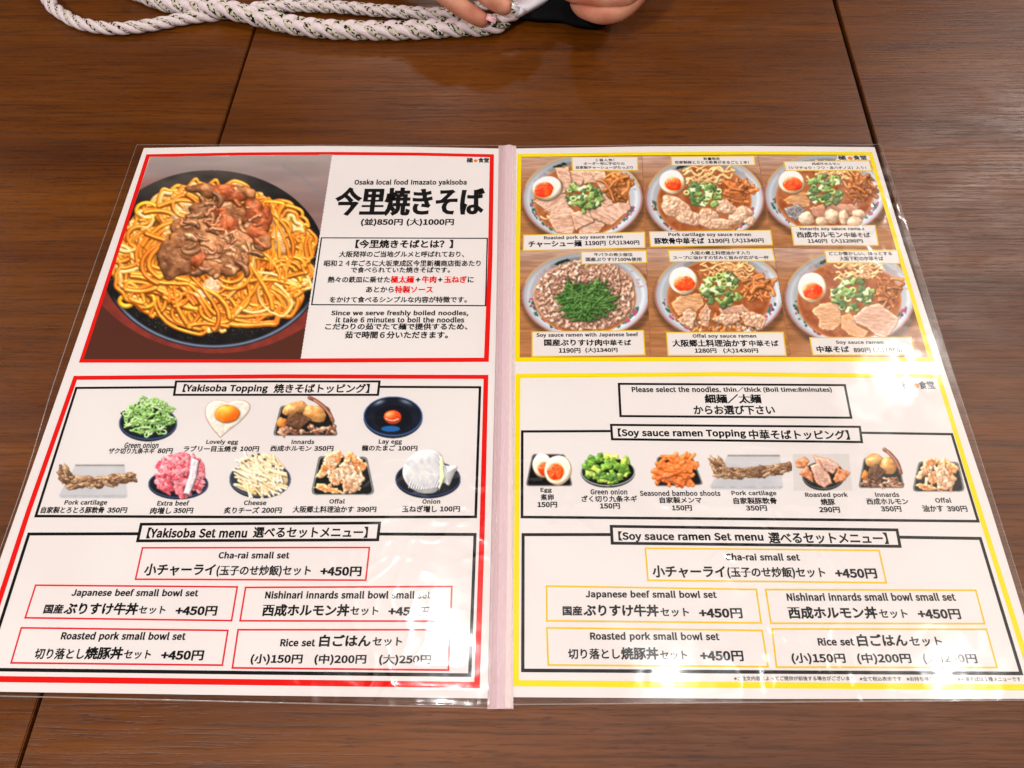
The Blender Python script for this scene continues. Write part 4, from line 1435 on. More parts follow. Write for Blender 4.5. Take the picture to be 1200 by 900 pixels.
def toppings():
    # left page
    p = new(139.2, 462.7, 208, 516.3, 40)
    dish_round(p, 173.5, 495.5, 34, 20.8)
    p.poly([(141, 484), (165, 470), (150, 500)], (38, 40, 40), z=0, h=.1, shade=0, mode='over')
    R_ = p.r
    for j in range(150):
        a = R_.uniform(0, 6.28)
        qq = math.sqrt(R_.random())
        x, y = 176 + 29 * qq * math.cos(a), 488 + 22 * qq * math.sin(a)
        if y > 500 and abs(x - 176) > 20:
            continue
        k = R_.random()
        c = (96, 140, 60) if k < .45 else ((62, 108, 42) if k < .6 else (178, 200, 158))
        zz = 5 + 5 * (1 - qq) + R_.uniform(-1, 1)
        if R_.random() < .5:
            r0, ro = R_.uniform(2, 4.4), R_.uniform(0, 3)
            pts = [(x + r0 * math.cos(t) * math.cos(ro) - r0 * .6 * math.sin(t) * math.sin(ro), y + r0 * math.cos(t) * math.sin(ro) + r0 * .6 * math.sin(t) * math.cos(ro)) for t in np.linspace(0, 6.3, 10)]
            p.stroke(pts, 1.0, c, zz, 1.6, gloss=.4, c2=(150, 184, 110), n=3)
        else:
            p.stroke([(x - R_.uniform(3, 7), y - R_.uniform(-3, 3)), (x, y), (x + R_.uniform(3, 7), y + R_.uniform(-3, 3))], 1.2, c, zz, 1.5, gloss=.4, c2=(150, 184, 110))
    fin(p, 'chopped green onion heaped on a dark blue plate', L)
    # heart egg
    p = new(239.5, 468, 294.3, 513.5, 41)
    h_ = spline([(258, 513), (247, 500), (240.5, 487), (242, 475), (251, 469), (262, 469.5), (268, 471.5), (276, 469), (287, 469.6), (293.4, 475), (291.5, 483), (282, 494), (268, 505), (258.6, 513)], 5)
    p.poly(h_, (196, 140, 120), z=2, h=.5, mode='over', shade=.4)
    c = h_.mean(0)
    p.poly(c + (h_ - c) * .965, (228, 220, 206), (214, 206, 190), z=2, h=1.2, bev=4, mode='over', shade=.8, rough=.6, sc=4, gloss=.3)
    p.lump(266.3, 485, 14.8, 10.4, (250, 152, 40), (236, 106, 20), z=5, h=3, wob=.05, gloss=.6, mode='over', sc=8)
    fin(p, 'a heart-shaped fried egg', L)
    innards(319.8, 465, 396.1, 512, 42, L)
    # raw egg in a dark bowl
    p = new(426, 463.4, 495.5, 512.8, 43)
    dish_round(p, 460.6, 488, 34.7, 24.4, (62, 96, 150), (24, 28, 42))
    r = p.er(460.6, 486.5, 31, 20)
    k = np.exp(-((r - .92) / .1) ** 2) * (p.Y < 492) * (r < 1)
    th = np.arctan2(p.Y - 486, p.X - 460.6)
    p.C += (np.array((150, 160, 180.)) - p.C) * (k * (np.exp(-((th + 2.4) / .25) ** 2) + .8 * np.exp(-((th + .8) / .3) ** 2)))[..., None]
    full = (slice(0, p.h), slice(0, p.w))
    p.put(full, p.er(460.6, 490, 22, 15) < 1, np.array((16, 18, 28.)) + 0 * p.C, None, 0)
    p.put(full, (p.er(457.8, 502.5, 11, 3.4) < 1), np.array((36, 104, 176.)) + 0 * p.C, None, 0)
    p.lump(460.2, 488.8, 10.4, 8.2, (240, 88, 30), (226, 66, 22), z=3, h=4, wob=.03, gloss=.7, mode='over')
    p.stroke([(452.5, 490.5), (456, 492.5), (461, 493), (467, 491)], .8, (255, 200, 180), 12, .4, shade=0)
    fin(p, 'a raw egg yolk in a dark blue bowl', L)
    cartilage(68.5, 544.3, 158.5, 584, 44, L)
    # raw beef
    p = new(173.5, 530.3, 244.6, 584.7, 45)
    dish_round(p, 209, 567, 35.2, 17.5)
    R_ = p.r
    for j in range(70):
        a = R_.uniform(0, 6.28)
        qq = math.sqrt(R_.random())
        x, y = 211 + 28 * qq * math.cos(a), 557 + 22 * qq * math.sin(a)
        c = R_.choice([(204, 66, 84), (186, 50, 68), (212, 84, 100), (226, 140, 146)])
        p.lump(x, y, R_.uniform(5, 11), R_.uniform(3, 6), c, (226, 150, 154), z=4 + 5 * (1 - qq) + R_.uniform(0, 2), h=3.4, rot=R_.uniform(-.5, 1.5), wob=.35, rough=.9, sc=5, gloss=.25, csc=2.6)
    p.poly([(224, 536), (233, 540), (230, 560), (222, 580), (215, 578), (222, 556)], (226, 214, 214), (204, 190, 196), z=12, h=2, bev=3, rough=1.2, sc=3, ang=1.4, st=2)
    fin(p, 'raw red beef heaped on a dark blue plate', L)
    # cheese
    p = new(268.6, 528, 341, 584.5, 46)
    dish_round(p, 304.8, 561, 36, 22, (84, 96, 124), (58, 58, 62))
    R_ = p.r
    p.lump(305, 556, 30, 24, (238, 218, 184), (222, 190, 146), z=3, h=5, wob=.15)
    for j in range(120):
        x, y = 305 + R_.uniform(-24, 24), 556 + R_.uniform(-18, 20)
        if ((x - 305) / 28) ** 2 + ((y - 556) / 26) ** 2 > 1:
            continue
        th = R_.uniform(.2, 1.5)
        l = R_.uniform(5, 13)
        c = R_.choice([(246, 232, 206), (240, 216, 176), (250, 240, 224), (232, 186, 120)])
        p.stroke([(x - l * math.cos(th), y - l * .8 * math.sin(th)), (x + R_.uniform(-2, 2), y), (x + l * math.cos(th), y + l * .8 * math.sin(th))], R_.uniform(1.1, 1.8), c, 5 + R_.uniform(0, 4), 1.6, gloss=.25, c2=(238, 214, 176))
    for a, b in ((296, 534), (303, 532), (310, 538), (288, 540), (320, 546)):
        p.lump(a, b, 1.6, 1.1, (96, 56, 30), z=14, h=1, shade=.5)
    fin(p, 'shredded pale cheese on a dark plate', L, ao=.05)
    offal(364.9, 528, 438.8, 581.7, 47, L)
    # onion
    p = new(463.3, 526.8, 540.3, 583.5, 48)
    dish_round(p, 501.6, 561, 38.2, 22, (50, 66, 110), (34, 34, 38))
    body = spline([(478, 537), (492, 528), (508, 527), (518, 534), (522, 545), (536, 546), (531, 558), (526, 569), (519, 566), (510, 577), (494, 578), (480, 571), (472, 558), (473, 545), (478, 537)], 4)
    p.poly(body, (208, 204, 200), (188, 186, 190), z=5, h=6, bev=12, rough=.25, sc=6, gloss=.3, mode='over', ang=1.2, st=2)
    for j in range(13):
        t = j / 13
        x0_ = 476 + 46 * t
        p.stroke([(x0_ - 2, 536 + 8 * abs(t - .5)), (x0_ + 6 * (1 - t) + 3, 552), (x0_ + 3 - 8 * t, 574 - 6 * abs(t - .4))], .7, (212, 209, 206) if j % 2 else (198, 197, 202), 10.7, .25, gloss=.1)
    p.poly([(515, 534), (519, 536), (521, 560), (514, 576), (516, 556)], (214, 222, 168), z=11, h=1.2, bev=2)
    fin(p, 'sliced white onion on a dark blue plate', L)
    # right page
    p = new(616.3, 531.5, 671.2, 570, 50)
    dish_tray(p, [(624, 532), (662, 532.4), (671, 569.6), (616.2, 569.6)], (16, 16, 16), (120, 120, 118))
    egg(p, 635.4, 544.6, 11, 13.4, 637.4, 549.5, 6.8, 7.6, -.15, z=4)
    egg(p, 653.4, 550.4, 15, 16.4, 651.2, 553, 10, 9.6, .25, z=9)
    fin(p, 'two halves of a boiled egg on a black tray', R)
    p = new(680.5, 525, 744, 570.7, 51)
    dish_round(p, 712.4, 553, 31.8, 17.6, (176, 178, 172), (18, 20, 20))
    R_ = p.r
    for j in range(64):
        a = R_.uniform(0, 6.28)
        qq = math.sqrt(R_.random())
        x, y = 712 + 26 * qq * math.cos(a), 547.5 + 17.5 * qq * math.sin(a)
        th = R_.uniform(0, 3.14)
        l, w_ = R_.uniform(3.6, 6.4), R_.uniform(2.6, 4)
        k = R_.random()
        c = (96, 132, 46) if k < .5 else ((66, 104, 36) if k < .8 else (160, 178, 74))
        cs, sn = math.cos(th), math.sin(th)
        p.poly([(x + cs * l * u - sn * w_ * v, y + (sn * l * u + cs * w_ * v) * .85) for u, v in ((-1, -1), (1, -1), (1, 1), (-1, 1))], c, tuple(v * 1.35 for v in c), z=5 + 5 * (1 - qq) + R_.uniform(-1, 2), h=2.6, bev=2.6, rough=.4, sc=2, gloss=.35, ang=th, st=4, tilt=(R_.uniform(-.2, .2), R_.uniform(-.2, .2)))
    fin(p, 'thick cut green onion heaped on a black dish', R)
    p = new(765, 528, 824.5, 571, 52)
    dish_tray(p, [(770, 535), (812, 536), (824, 568), (768, 570)], (30, 26, 24))
    R_ = p.r
    for j in range(66):
        a = R_.uniform(0, 6.28)
        qq = math.sqrt(R_.random())
        x, y = 793 + 21 * qq * math.cos(a), 551 + 16 * qq * math.sin(a)
        th = R_.choice([R_.uniform(-1.3, -.5), R_.uniform(.2, .9)])
        l = R_.uniform(5, 12)
        k = R_.uniform(.8, 1.1)
        c = (220 * k, 98 * k, 36 * k)
        p.stroke([(x - l * math.cos(th), y - l * .7 * math.sin(th)), (x + R_.uniform(-3, 3), y + R_.uniform(-2, 2)), (x + l * math.cos(th), y + l * .7 * math.sin(th))], R_.uniform(1.8, 3.2), c, 4 + 6 * (1 - qq) + R_.uniform(-1, 2), 1.5, gloss=.35, c2=(236, 130, 66))
    fin(p, 'orange bamboo shoot strips on a black tray', R)
    cartilage(831.7, 533, 927.5, 573.6, 53, R)
    p = new(929, 531, 998, 575, 54)
    full = (slice(0, p.h), slice(0, p.w))
    p.poly([(929, 531.5), (995, 531.5), (999, 575), (930, 575)], (226, 217, 212), z=0, h=.1, shade=0, mode='over', var=.01)
    dish_round(p, 965, 557, 25, 17, (100, 100, 98), (34, 36, 34))
    sl_ = [[(932, 541), (942, 535), (949, 540), (944, 549), (934, 548)], [(936, 556), (946, 545), (953, 556), (953, 566), (944, 560)], [(952, 533), (972, 538), (985, 546), (976, 556), (958, 546)], [(976, 562), (982, 548), (997, 554), (990, 563), (980, 566)],
           [(949, 546), (960, 541), (972, 556), (976, 566), (966, 572), (956, 566)]]
    for j, pts in enumerate(sl_):
        p.poly(pts, (206, 168, 150) if j in (2, 4) else (216, 150, 112), (182, 136, 116) if j in (2, 4) else (170, 88, 48), z=4 + j, h=2.4, bev=2.5, rough=.8, sc=3, gloss=.35, wave=.6, edge=(190, 120, 80), ang=.8, st=2)
    fin(p, 'slices of roasted pork in a black bowl', R)
    innards(1006, 525.8, 1060, 573.3, 55, R)
    offal(1069.5, 535.8, 1130.5, 577.5, 56, R)


yakisoba()
for i_ in range(6):
    ramen(i_)
toppings()
# ------------------------------------------------------------------ spine tape and clear film
def strip(name, top, bot, z, m, parent, th=.0003):
    """lengthwise strip: top/bot = (left, right) photo x at the two ends, given with their y"""
    a = [P(top[0], top[2], z), P(top[1], top[2], z), P(bot[1], bot[2], z), P(bot[0], bot[2], z)]
    vs, n = [], 48
    for i in range(n + 1):
        t = i / n
        w = .00012 * math.sin(t * 31 + top[0]) + .0001 * math.sin(t * 73)
        l, r = a[0].lerp(a[3], t), a[1].lerp(a[2], t)
        vs += [l + Vector((w * .5, 0, 0)), (l + r) / 2 + Vector((0, 0, .0006 + w)), r + Vector((w * .5, 0, 0)), l + Vector((w * .5, 0, -th)), r + Vector((w * .5, 0, -th))]
    fs = []
    for i in range(n):
        b, c = i * 5, i * 5 + 5
        fs += [[b + 1, b, c, c + 1], [b + 2, b + 1, c + 1, c + 2], [b, b + 3, c + 3, c], [b + 4, b + 2, c + 2, c + 4]]
    return pydata(name, vs, fs, m, parent, smooth=False)


M_TAPE = mat('mauve_tape', (226, 188, 192), .5, .35)
M_TAPE2 = mat('light_mauve_tape', (240, 204, 208), .5, .35)
M_TAPE3 = mat('pale_pink_tape', (255, 226, 222), .45, .35)
for m_ in (M_TAPE, M_TAPE2, M_TAPE3):
    b_ = m_.node_tree.nodes['Principled BSDF']
    b_.inputs['Coat Weight'].default_value = .8
    b_.inputs['Coat Roughness'].default_value = .12
    t_ = nn(m_, 'ShaderNodeTexCoord')
    g_ = nn(m_, 'ShaderNodeMapping')
    g_.inputs['Scale'].default_value = (260, 45, 1)
    n_ = nn(m_, 'ShaderNodeTexNoise')
    n_.inputs['Detail'].default_value = 4
    n_.inputs['Distortion'].default_value = 1
    p_ = nn(m_, 'ShaderNodeBump')
    p_.inputs['Strength'].default_value = .5
    p_.inputs['Distance'].default_value = .0012
    x_ = nn(m_, 'ShaderNodeMix', data_type='RGBA', blend_type='MULTIPLY')
    x_.inputs[0].default_value = .22
    x_.inputs[6].default_value = b_.inputs['Base Color'].default_value
    lk(m_, t_, 'Object', g_, 'Vector')
    lk(m_, g_, 0, n_, 'Vector')
    lk(m_, n_, 'Fac', p_, 'Height')
    lk(m_, n_, 'Fac', x_, 7)
    lk(m_, x_, 2, b_, 'Base Color')
    lk(m_, p_, 0, b_, 'Normal')
    lk(m_, p_, 0, b_, 'Coat Normal')
sp = strip('spine_tape', (584, 605, 170.8), (571.3, 602, 831), Z_PAPER - .0005, M_TAPE, MENU)
sp['label'] = 'mauve pink tape joining the two pages'
strip('spine_fold', (592.4, 600.6, 170.2), (581.5, 592, 830.4), Z_PAPER + .0002, M_TAPE2, sp)
strip('spine_fold', (600.6, 605, 171.4), (591.6, 601.4, 829.4), Z_PAPER + .0001, M_TAPE3, sp)


def film(outline, z, label, seed):
    """clear sheet, gently cockled, over an outline given as left and right edges"""
    (tl, tr), (bl, br) = outline[0], outline[-1]
    nx, ny = 230, 320
    nz = Noise(seed)
    rows = []
    us = np.linspace(0, 1, nx + 1)
    ts = np.linspace(0, 1, ny + 1)
    Ls = spline([o[0] for o in outline], 12)
    Rs = spline([o[1] for o in outline], 12)
    A = plane(np.interp(ts, np.linspace(0, 1, len(Ls)), Ls[:, 0]), np.interp(ts, np.linspace(0, 1, len(Ls)), Ls[:, 1]), z)
    B = plane(np.interp(ts, np.linspace(0, 1, len(Rs)), Rs[:, 0]), np.interp(ts, np.linspace(0, 1, len(Rs)), Rs[:, 1]), z)
    co = A[:, None] * (1 - us[None, :, None]) + B[:, None] * us[None, :, None]
    x, y = co[..., 0], co[..., 1]
    mask = np.clip((nz(x * 12 + 90, y * 12 + 70) - .5) * 4, 0, 1)
    rid = 1 - np.abs(nz(x * 95 + nz(x * 40 + 9, y * 40) * 2.5 + 60, y * 95 + 20) - .5) * 2
    co[..., 2] += .0009 * (nz(x * 17 + 40, y * 14 + 40) - .5) + .00018 * (nz(x * 50 + 40, y * 46 + 40) - .5) + .0009
    co[..., 2] += .00007 * (nz(x * 150 + 40, y * 150 + 40) - .5) + (.07 + mask) * (.00030 * rid ** 4 + .00009 * nz(x * 260 + 40, y * 240 + 40))
    idx = np.arange((nx + 1) * (ny + 1)).reshape(ny + 1, nx + 1)
    fs = np.stack([idx[:-1, :-1], idx[1:, :-1], idx[1:, 1:], idx[:-1, 1:]], -1).reshape(-1, 4)
    o = pydata('film_sheet', co.reshape(-1, 3), fs.tolist(), M_FILM, MENU, smooth=True)
    o['label'] = label
    # welded rim of the film
    rim = [tuple(c) for c in co[0]] + [tuple(c) for c in co[1:, -1]] + [tuple(c) for c in co[-1, ::-1][1:]] + [tuple(c) for c in co[::-1, 0][1:-1]]
    n = len(rim)
    vs = []
    for a in rim:
        vs += [(a[0], a[1], a[2] + .0001), (a[0], a[1], a[2] - .0004)]
    c = np.mean(np.array(rim), 0)
    for a in rim:
        d = np.array(a) - c
        d = d / np.linalg.norm(d) * .0007
        vs += [(a[0] - d[0], a[1] - d[1], a[2] + .0002)]
    fs = []
    for i in range(n):
        j = (i + 1) % n
        fs += [[2 * i, 2 * i + 1, 2 * j + 1, 2 * j], [2 * i, 2 * j, 2 * n + j, 2 * n + i]]
    pydata('film_rim', vs, fs, M_RIM, o, smooth=True)
    return o


M_RIM = bpy.data.materials.new('film_rim_plastic')
M_RIM.use_nodes = True
_nt = M_RIM.node_tree
_p = _nt.nodes['Principled BSDF']
_p.inputs['Base Color'].default_value = (.75, .72, .70, 1)
_p.inputs['Roughness'].default_value = .15
_p.inputs['Alpha'].default_value = .28
film([((161, 170.6), (589, 171.0)), ((70, 430), (583, 430)), ((22, 585), (580.5, 600)), ((-62, 815), (573.5, 830.6))], Z_PAPER + .0003, 'clear film over the left page, wider than the paper', 3)
film([((601.5, 172), (1032, 169.4)), ((600, 430), (1114, 428)), ((600, 600), (1172, 610)), ((600, 826.5), (1238, 821))], Z_PAPER + .0004, 'clear film over the right page, wider than the paper', 8)


# ------------------------------------------------------------------ braided strap
def cord_material(name, base, fleck, dark, pale=False):
    m = mat(name, base, .75, .15)
    b = m.node_tree.nodes['Principled BSDF']
    uv = nn(m, 'ShaderNodeAttribute')
    uv.attribute_name = 'cord'
    mp = nn(m, 'ShaderNodeMapping')
    mp.inputs['Scale'].default_value = (1, 1, 1)
    lk(m, uv, 'Vector', mp, 'Vector')
    br = nn(m, 'ShaderNodeTexBrick')
    br.inputs['Scale'].default_value = 1
    br.inputs['Mortar Size'].default_value = .0
    br.inputs['Brick Width'].default_value = .5
    br.inputs['Row Height'].default_value = .25
    br.offset = .5
    br.inputs['Color1'].default_value = (0, 0, 0, 1)
    br.inputs['Color2'].default_value = (1, 1, 1, 1)
    lk(m, mp, 0, br, 'Vector')
    r = nn(m, 'ShaderNodeValToRGB')
    r.color_ramp.interpolation = 'CONSTANT'
    e = r.color_ramp.elements
    e[0].position, e[0].color = 0, (*lin(dark), 1)
    e[1].position, e[1].color = (.0 if pale else .30), (*lin(base), 1)
    x = e.new(.6)
    x.color = (*lin(fleck), 1)
    lk(m, br, 'Color', r, 'Fac')
    lk(m, r, 0, b, 'Base Color')
    wv = nn(m, 'ShaderNodeTexWave')
    wv.inputs['Scale'].default_value = 1.2
    wv.inputs['Distortion'].default_value = 1.5
    wv.bands_direction = 'DIAGONAL'
    lk(m, mp, 0, wv, 'Vector')
    bp = nn(m, 'ShaderNodeBump')
    bp.inputs['Strength'].default_value = .5
    bp.inputs['Distance'].default_value = .0006
    lk(m, wv, 'Fac', bp, 'Height')
    lk(m, bp, 0, b, 'Normal')
    return m


M_PALE = cord_material('pale_pink_cord', (238, 214, 216), (242, 224, 226), (226, 202, 204), pale=True)
M_CAMO = cord_material('flecked_beige_cord', (208, 196, 170), (222, 210, 192), (20, 24, 20))


def tube(name, pts, rads, m, parent, seg=10, flat=1.0):
    """smooth tube along 3-D points, with a cord coordinate for the weave"""
    n = len(pts)
    vs, fs, uv = [], [], []
    s = 0
    for i in range(n):
        a = pts[max(0, i - 1)]
        b = pts[min(n - 1, i + 1)]
        t = (b - a).normalized()
        up = Vector((0, 0, 1))
        sd = t.cross(up).normalized()
        u2 = sd.cross(t)
        if i:
            s += (pts[i] - pts[i - 1]).length
        r = rads[i] if hasattr(rads, '__len__') else rads
        for k in range(seg):
            g = 2 * math.pi * k / seg
            vs.append(pts[i] + sd * (r * math.cos(g)) + u2 * (r * flat * math.sin(g)))
            uv.append((s / .0026 + k / seg * 3, k / seg * 4, 0))
    for i in range(n - 1):
        for k in range(seg):
            k2 = (k + 1) % seg
            fs.append([i * seg + k, i * seg + k2, (i + 1) * seg + k2, (i + 1) * seg + k])
    fs.append(list(range(seg))[::-1])
    fs.append([(n - 1) * seg + k for k in range(seg)])
    o = pydata(name, vs, fs, m, parent, smooth=True)
    at = o.data.attributes.new('cord', 'FLOAT_VECTOR', 'POINT')
    at.data.foreach_set('vector', np.array(uv, np.float32).ravel())
    return o


def resample(p, step):
    d = np.r_[0, np.cumsum(np.linalg.norm(np.diff(p, axis=0), axis=1))]
    n = int(d[-1] / step)
    s = np.linspace(0, d[-1], n)
    return np.stack([np.interp(s, d, p[:, k]) for k in range(3)], 1), s


def braid(path, width, period, parent, ph0=0.0, label=None, twist=False):
    pts = spline(path, 14)
    p3 = np.array([P(a, b, z) for a, b, z in pts])
    c, s = resample(p3, .0011)
    tg = np.gradient(c, axis=0)
    tg[:, 2] = 0
    tg /= np.linalg.norm(tg, axis=1)[:, None]
    nr = np.stack([-tg[:, 1], tg[:, 0], 0 * s], 1)
    for k in range(3):
        for sub in range(2):
            ph = 2 * math.pi * (s / period + k / 3) + ph0
            if twist:
                off, hz = width * .24 * np.cos(ph + sub * .9), width * .22 * np.sin(ph + sub * .9)
                r = width * (.25 if sub == 0 else .2)
            else:
                q_ = ph - sub * .85
                off, hz = width * .27 * np.sin(q_), width * .17 * np.sin(2 * q_)
                r = width * (.235 if sub == 0 else .20)
            w = c + nr * off[:, None]
            w[:, 2] = c[:, 2] + hz
            if sub == 0:
                rr = r * (1 + .12 * np.cos(2 * ph))
            else:
                rr = r
            tube('pale_cord' if sub == 0 else 'flecked_cord', [Vector(v) for v in w], rr, M_PALE if sub == 0 else M_CAMO, parent, 9, .92)


STRAP = thing('braided_strap', 'pale pink and flecked beige braided cord strap looped across the table under the fingers', 'strap')
braid([(150, -14, .007), (175, -4, .007), (200, 4, .008), (240, 8, .010), (262, 11, .012), (280, 14, .012), (305, 20.5, .010), (340, 28.5, .008), (375, 33.5, .0075), (420, 35.5, .0075), (470, 35.5, .0075), (510, 33.5, .0075), (545, 31.5, .0075), (575, 30, .0085), (590, 22, .011), (602, 10, .014), (612, -8, .016)], .0185, .056, STRAP)
braid([(285, 17, .005), (300, 10, .006), (325, 7, .006), (360, 7, .006), (400, 8.5, .006), (440, 12, .006), (480, 14.5, .006), (510, 16, .006), (540, 14, .008), (565, 6, .012), (590, -6, .016)], .0125, .046, STRAP, 1.0)
braid([(44, -22, .006), (52, -8, .006), (62, 8, .006), (74, 17, .006), (90, 26, .006), (110, 31, .006), (133, 33.5, .006), (157, 32, .006), (182, 28.5, .006), (207, 23.5, .006), (232, 19.5, .006), (250, 18, .0055), (266, 15, .005), (285, 11, .004)], .0125, .040, STRAP, 0, None, True)


# ------------------------------------------------------------------ the hands on the far side
def skin_material():
    m = mat('skin', (218, 142, 104), .55, .3)
    b = m.node_tree.nodes['Principled BSDF']
    b.inputs['Subsurface Weight'].default_value = .12
    b.inputs['Subsurface Radius'].default_value = (.006, .0025, .0012)
    b.inputs['Subsurface Scale'].default_value = .6
    n = nn(m, 'ShaderNodeTexNoise')
    n.inputs['Scale'].default_value = 55
    n.inputs['Detail'].default_value = 4
    t = nn(m, 'ShaderNodeTexCoord')
    lk(m, t, 'Object', n, 'Vector')
    r = nn(m, 'ShaderNodeValToRGB')
    r.color_ramp.elements[0].position = .3
    r.color_ramp.elements[0].color = (*lin((196, 116, 90)), 1)
    r.color_ramp.elements[1].position = .7
    r.color_ramp.elements[1].color = (*lin((226, 160, 130)), 1)
    lk(m, n, 'Fac', r, 'Fac')
    lk(m, r, 0, b, 'Base Color')
    n2 = nn(m, 'ShaderNodeTexNoise')
    n2.inputs['Scale'].default_value = 420
    n2.inputs['Detail'].default_value = 5
    lk(m, t, 'Object', n2, 'Vector')
    bp = nn(m, 'ShaderNodeBump')
    bp.inputs['Strength'].default_value = .5
    bp.inputs['Distance'].default_value = .0006
    lk(m, n2, 'Fac', bp, 'Height')
    lk(m, bp, 0, b, 'Normal')
    return m


M_SKIN = skin_material()


def skinned(name, chains, rad, m, parent):
    """one continuous surface grown round joints; chains share their root joint by name"""
    vs, es, rs, ids = [], [], [], {}
    for ch in chains:
        prev = None
        for key in ch:
            if key not in ids:
                ids[key] = len(vs)
                co, r = rad[key]
                vs.append(co)
                rs.append(r)
            if prev is not None and (prev, ids[key]) not in es:
                es.append((prev, ids[key]))
            prev = ids[key]
    me = bpy.data.meshes.new(name)
    me.from_pydata([tuple(v) for v in vs], es, [])
    o = bpy.data.objects.new(name, me)
    COL.objects.link(o)
    md = o.modifiers.new('skin', 'SKIN')
    md.branch_smoothing = .6
    for i, sv in enumerate(me.skin_vertices[0].data):
        r = rs[i]
        sv.radius = (r, r) if not hasattr(r, '__len__') else r
        sv.use_root = i == 0
    sb = o.modifiers.new('sub', 'SUBSURF')
    sb.levels = sb.render_levels = 2
    dg = bpy.context.evaluated_depsgraph_get()
    me2 = bpy.data.meshes.new_from_object(o.evaluated_get(dg))
    bpy.data.objects.remove(o)
    for p_ in me2.polygons:
        p_.use_smooth = True
    me2.name = name
    me2.materials.clear()
    return link(name, me2, m, parent)


PERSON = thing('person', 'two bare hands at the far table edge, one with jewelled nails holding the strap', 'person')
g = lambda x, y, z: P(x, y, z)
ra = {
    'arm': (g(330, -330, .12), .030), 'wrist': (g(400, -200, .085), .026), 'palm': (g(462, -120, .066), (.030, .018)),
    'k1': (g(476, -62, .052), .0115), 'p1': (g(512, -14, .040), .0098), 'm1': (g(543, 11, .027), .0088), 'd1': (g(562, 21.5, .020), .0080), 't1': (g(573, 26.5, .0165), .0058),
    'k2': (g(508, -80, .060), .0115), 'p2': (g(545, -30, .048), .0100), 'm2': (g(574, -2, .036), .0092), 'd2': (g(590, 7.5, .029), .0082), 't2': (g(600, 12, .0255), .0058),
    'k3': (g(536, -100, .062), .0110), 'p3': (g(576, -50, .052), .0098), 'm3': (g(602, -24, .040), .0088), 't3': (g(622, -10, .030), .0068),
    'k4': (g(556, -122, .060), .0100), 'p4': (g(596, -76, .052), .0088), 'm4': (g(620, -52, .042), .0080), 't4': (g(638, -36, .033), .0062),
    'k0': (g(438, -80, .050), .0130), 'p0': (g(470, -30, .034), .0110), 't0': (g(520, -18, .022), .0090),
}
hand = skinned('right_hand', [['palm', 'wrist', 'arm'], ['palm', 'k1', 'p1', 'm1', 'd1', 't1'], ['palm', 'k2', 'p2', 'm2', 'd2', 't2'], ['palm', 'k3', 'p3', 'm3', 't3'], ['palm', 'k4', 'p4', 'm4', 't4'], ['palm', 'k0', 'p0', 't0']], ra, M_SKIN, PERSON)
rb = {
    'arm': (g(900, -330, .13), .030), 'wrist': (g(835, -190, .095), .026), 'palm': (g(775, -95, .072), (.030, .022)),
    'a1': (g(748, -10, .046), .0130), 'b1': (g(727, 13.5, .038), .0105), 'c1': (g(705, 16.5, .037), .0098), 'd1': (g(683, 9, .035), .0092), 'e1': (g(676, 2, .024), .0080), 'f1': (g(690, 2, .016), .0070),
    'a2': (g(756, -34, .056), .0130), 'b2': (g(735, -6, .052), .0112), 'c2': (g(702, -5, .050), .0100), 'd2': (g(671, -9, .046), .0092), 'e2': (g(664, -12, .034), .0080), 'f2': (g(680, -16, .024), .0070),
    'a3': (g(764, -60, .064), .0130), 'b3': (g(742, -30, .064), .0112), 'c3': (g(706, -27, .062), .0102), 'd3': (g(674, -29, .056), .0094), 'e3': (g(668, -32, .042), .0080), 'f3': (g(684, -36, .032), .0070),
    'a4': (g(772, -84, .070), .0120), 'b4': (g(750, -55, .072), .0105), 'c4': (g(716, -50, .070), .0096), 'd4': (g(688, -50, .062), .0088), 'e4': (g(682, -52, .048), .0076),
    'a0': (g(752, -120, .060), .0140), 'b0': (g(712, -104, .050), .0115), 'c0': (g(684, -88, .044), .0095), 'd0': (g(668, -74, .040), .0080),
}
fist = skinned('left_hand', [['palm', 'wrist', 'arm']] + [['palm'] + [c + str(i) for c in 'abcdef' if c + str(i) in rb] for i in (1, 2, 3, 4, 0)], rb, M_SKIN, PERSON)


def nail(tip, back, width, m, hand, lift, jewels=0):
    d = (tip - back).normalized()
    s = d.cross(Vector((0, 0, 1))).normalized()
    u = s.cross(d)
    vs, fs = [], []
    nu, nv = 8, 6
    ln = (tip - back).length
    for i in range(nu + 1):
        t = i / nu
        w = width * (1 - .35 * max(0, t - .6) ** 1.0 / .4)
        for j in range(nv + 1):
            v = j / nv * 2 - 1
            vs.append(back + d * ln * t + s * w * v * .5 + u * (lift - .0022 * v * v - .0016 * (t - .3) ** 2))
    for i in range(nu):
        for j in range(nv):
            a = i * (nv + 1) + j
            fs.append([a, a + 1, a + nv + 2, a + nv + 1])
    o = pydata('fingernail', vs, fs, m, hand, smooth=True)
    R_ = random.Random(5)
    for k in range(jewels):
        c = back + d * ln * R_.uniform(.25, .85) + s * width * R_.uniform(-.35, .35) + u * (lift + .0003)
        bm = bmesh.new()
        bmesh.ops.create_icosphere(bm, subdivisions=1, radius=R_.uniform(.0004, .0008))
        for v in bm.verts:
            v.co += c
        me = bpy.data.meshes.new('nail_jewel')
        bm.to_mesh(me)
        bm.free()
        link('nail_jewel', me, M_JEWEL, hand)
    return o


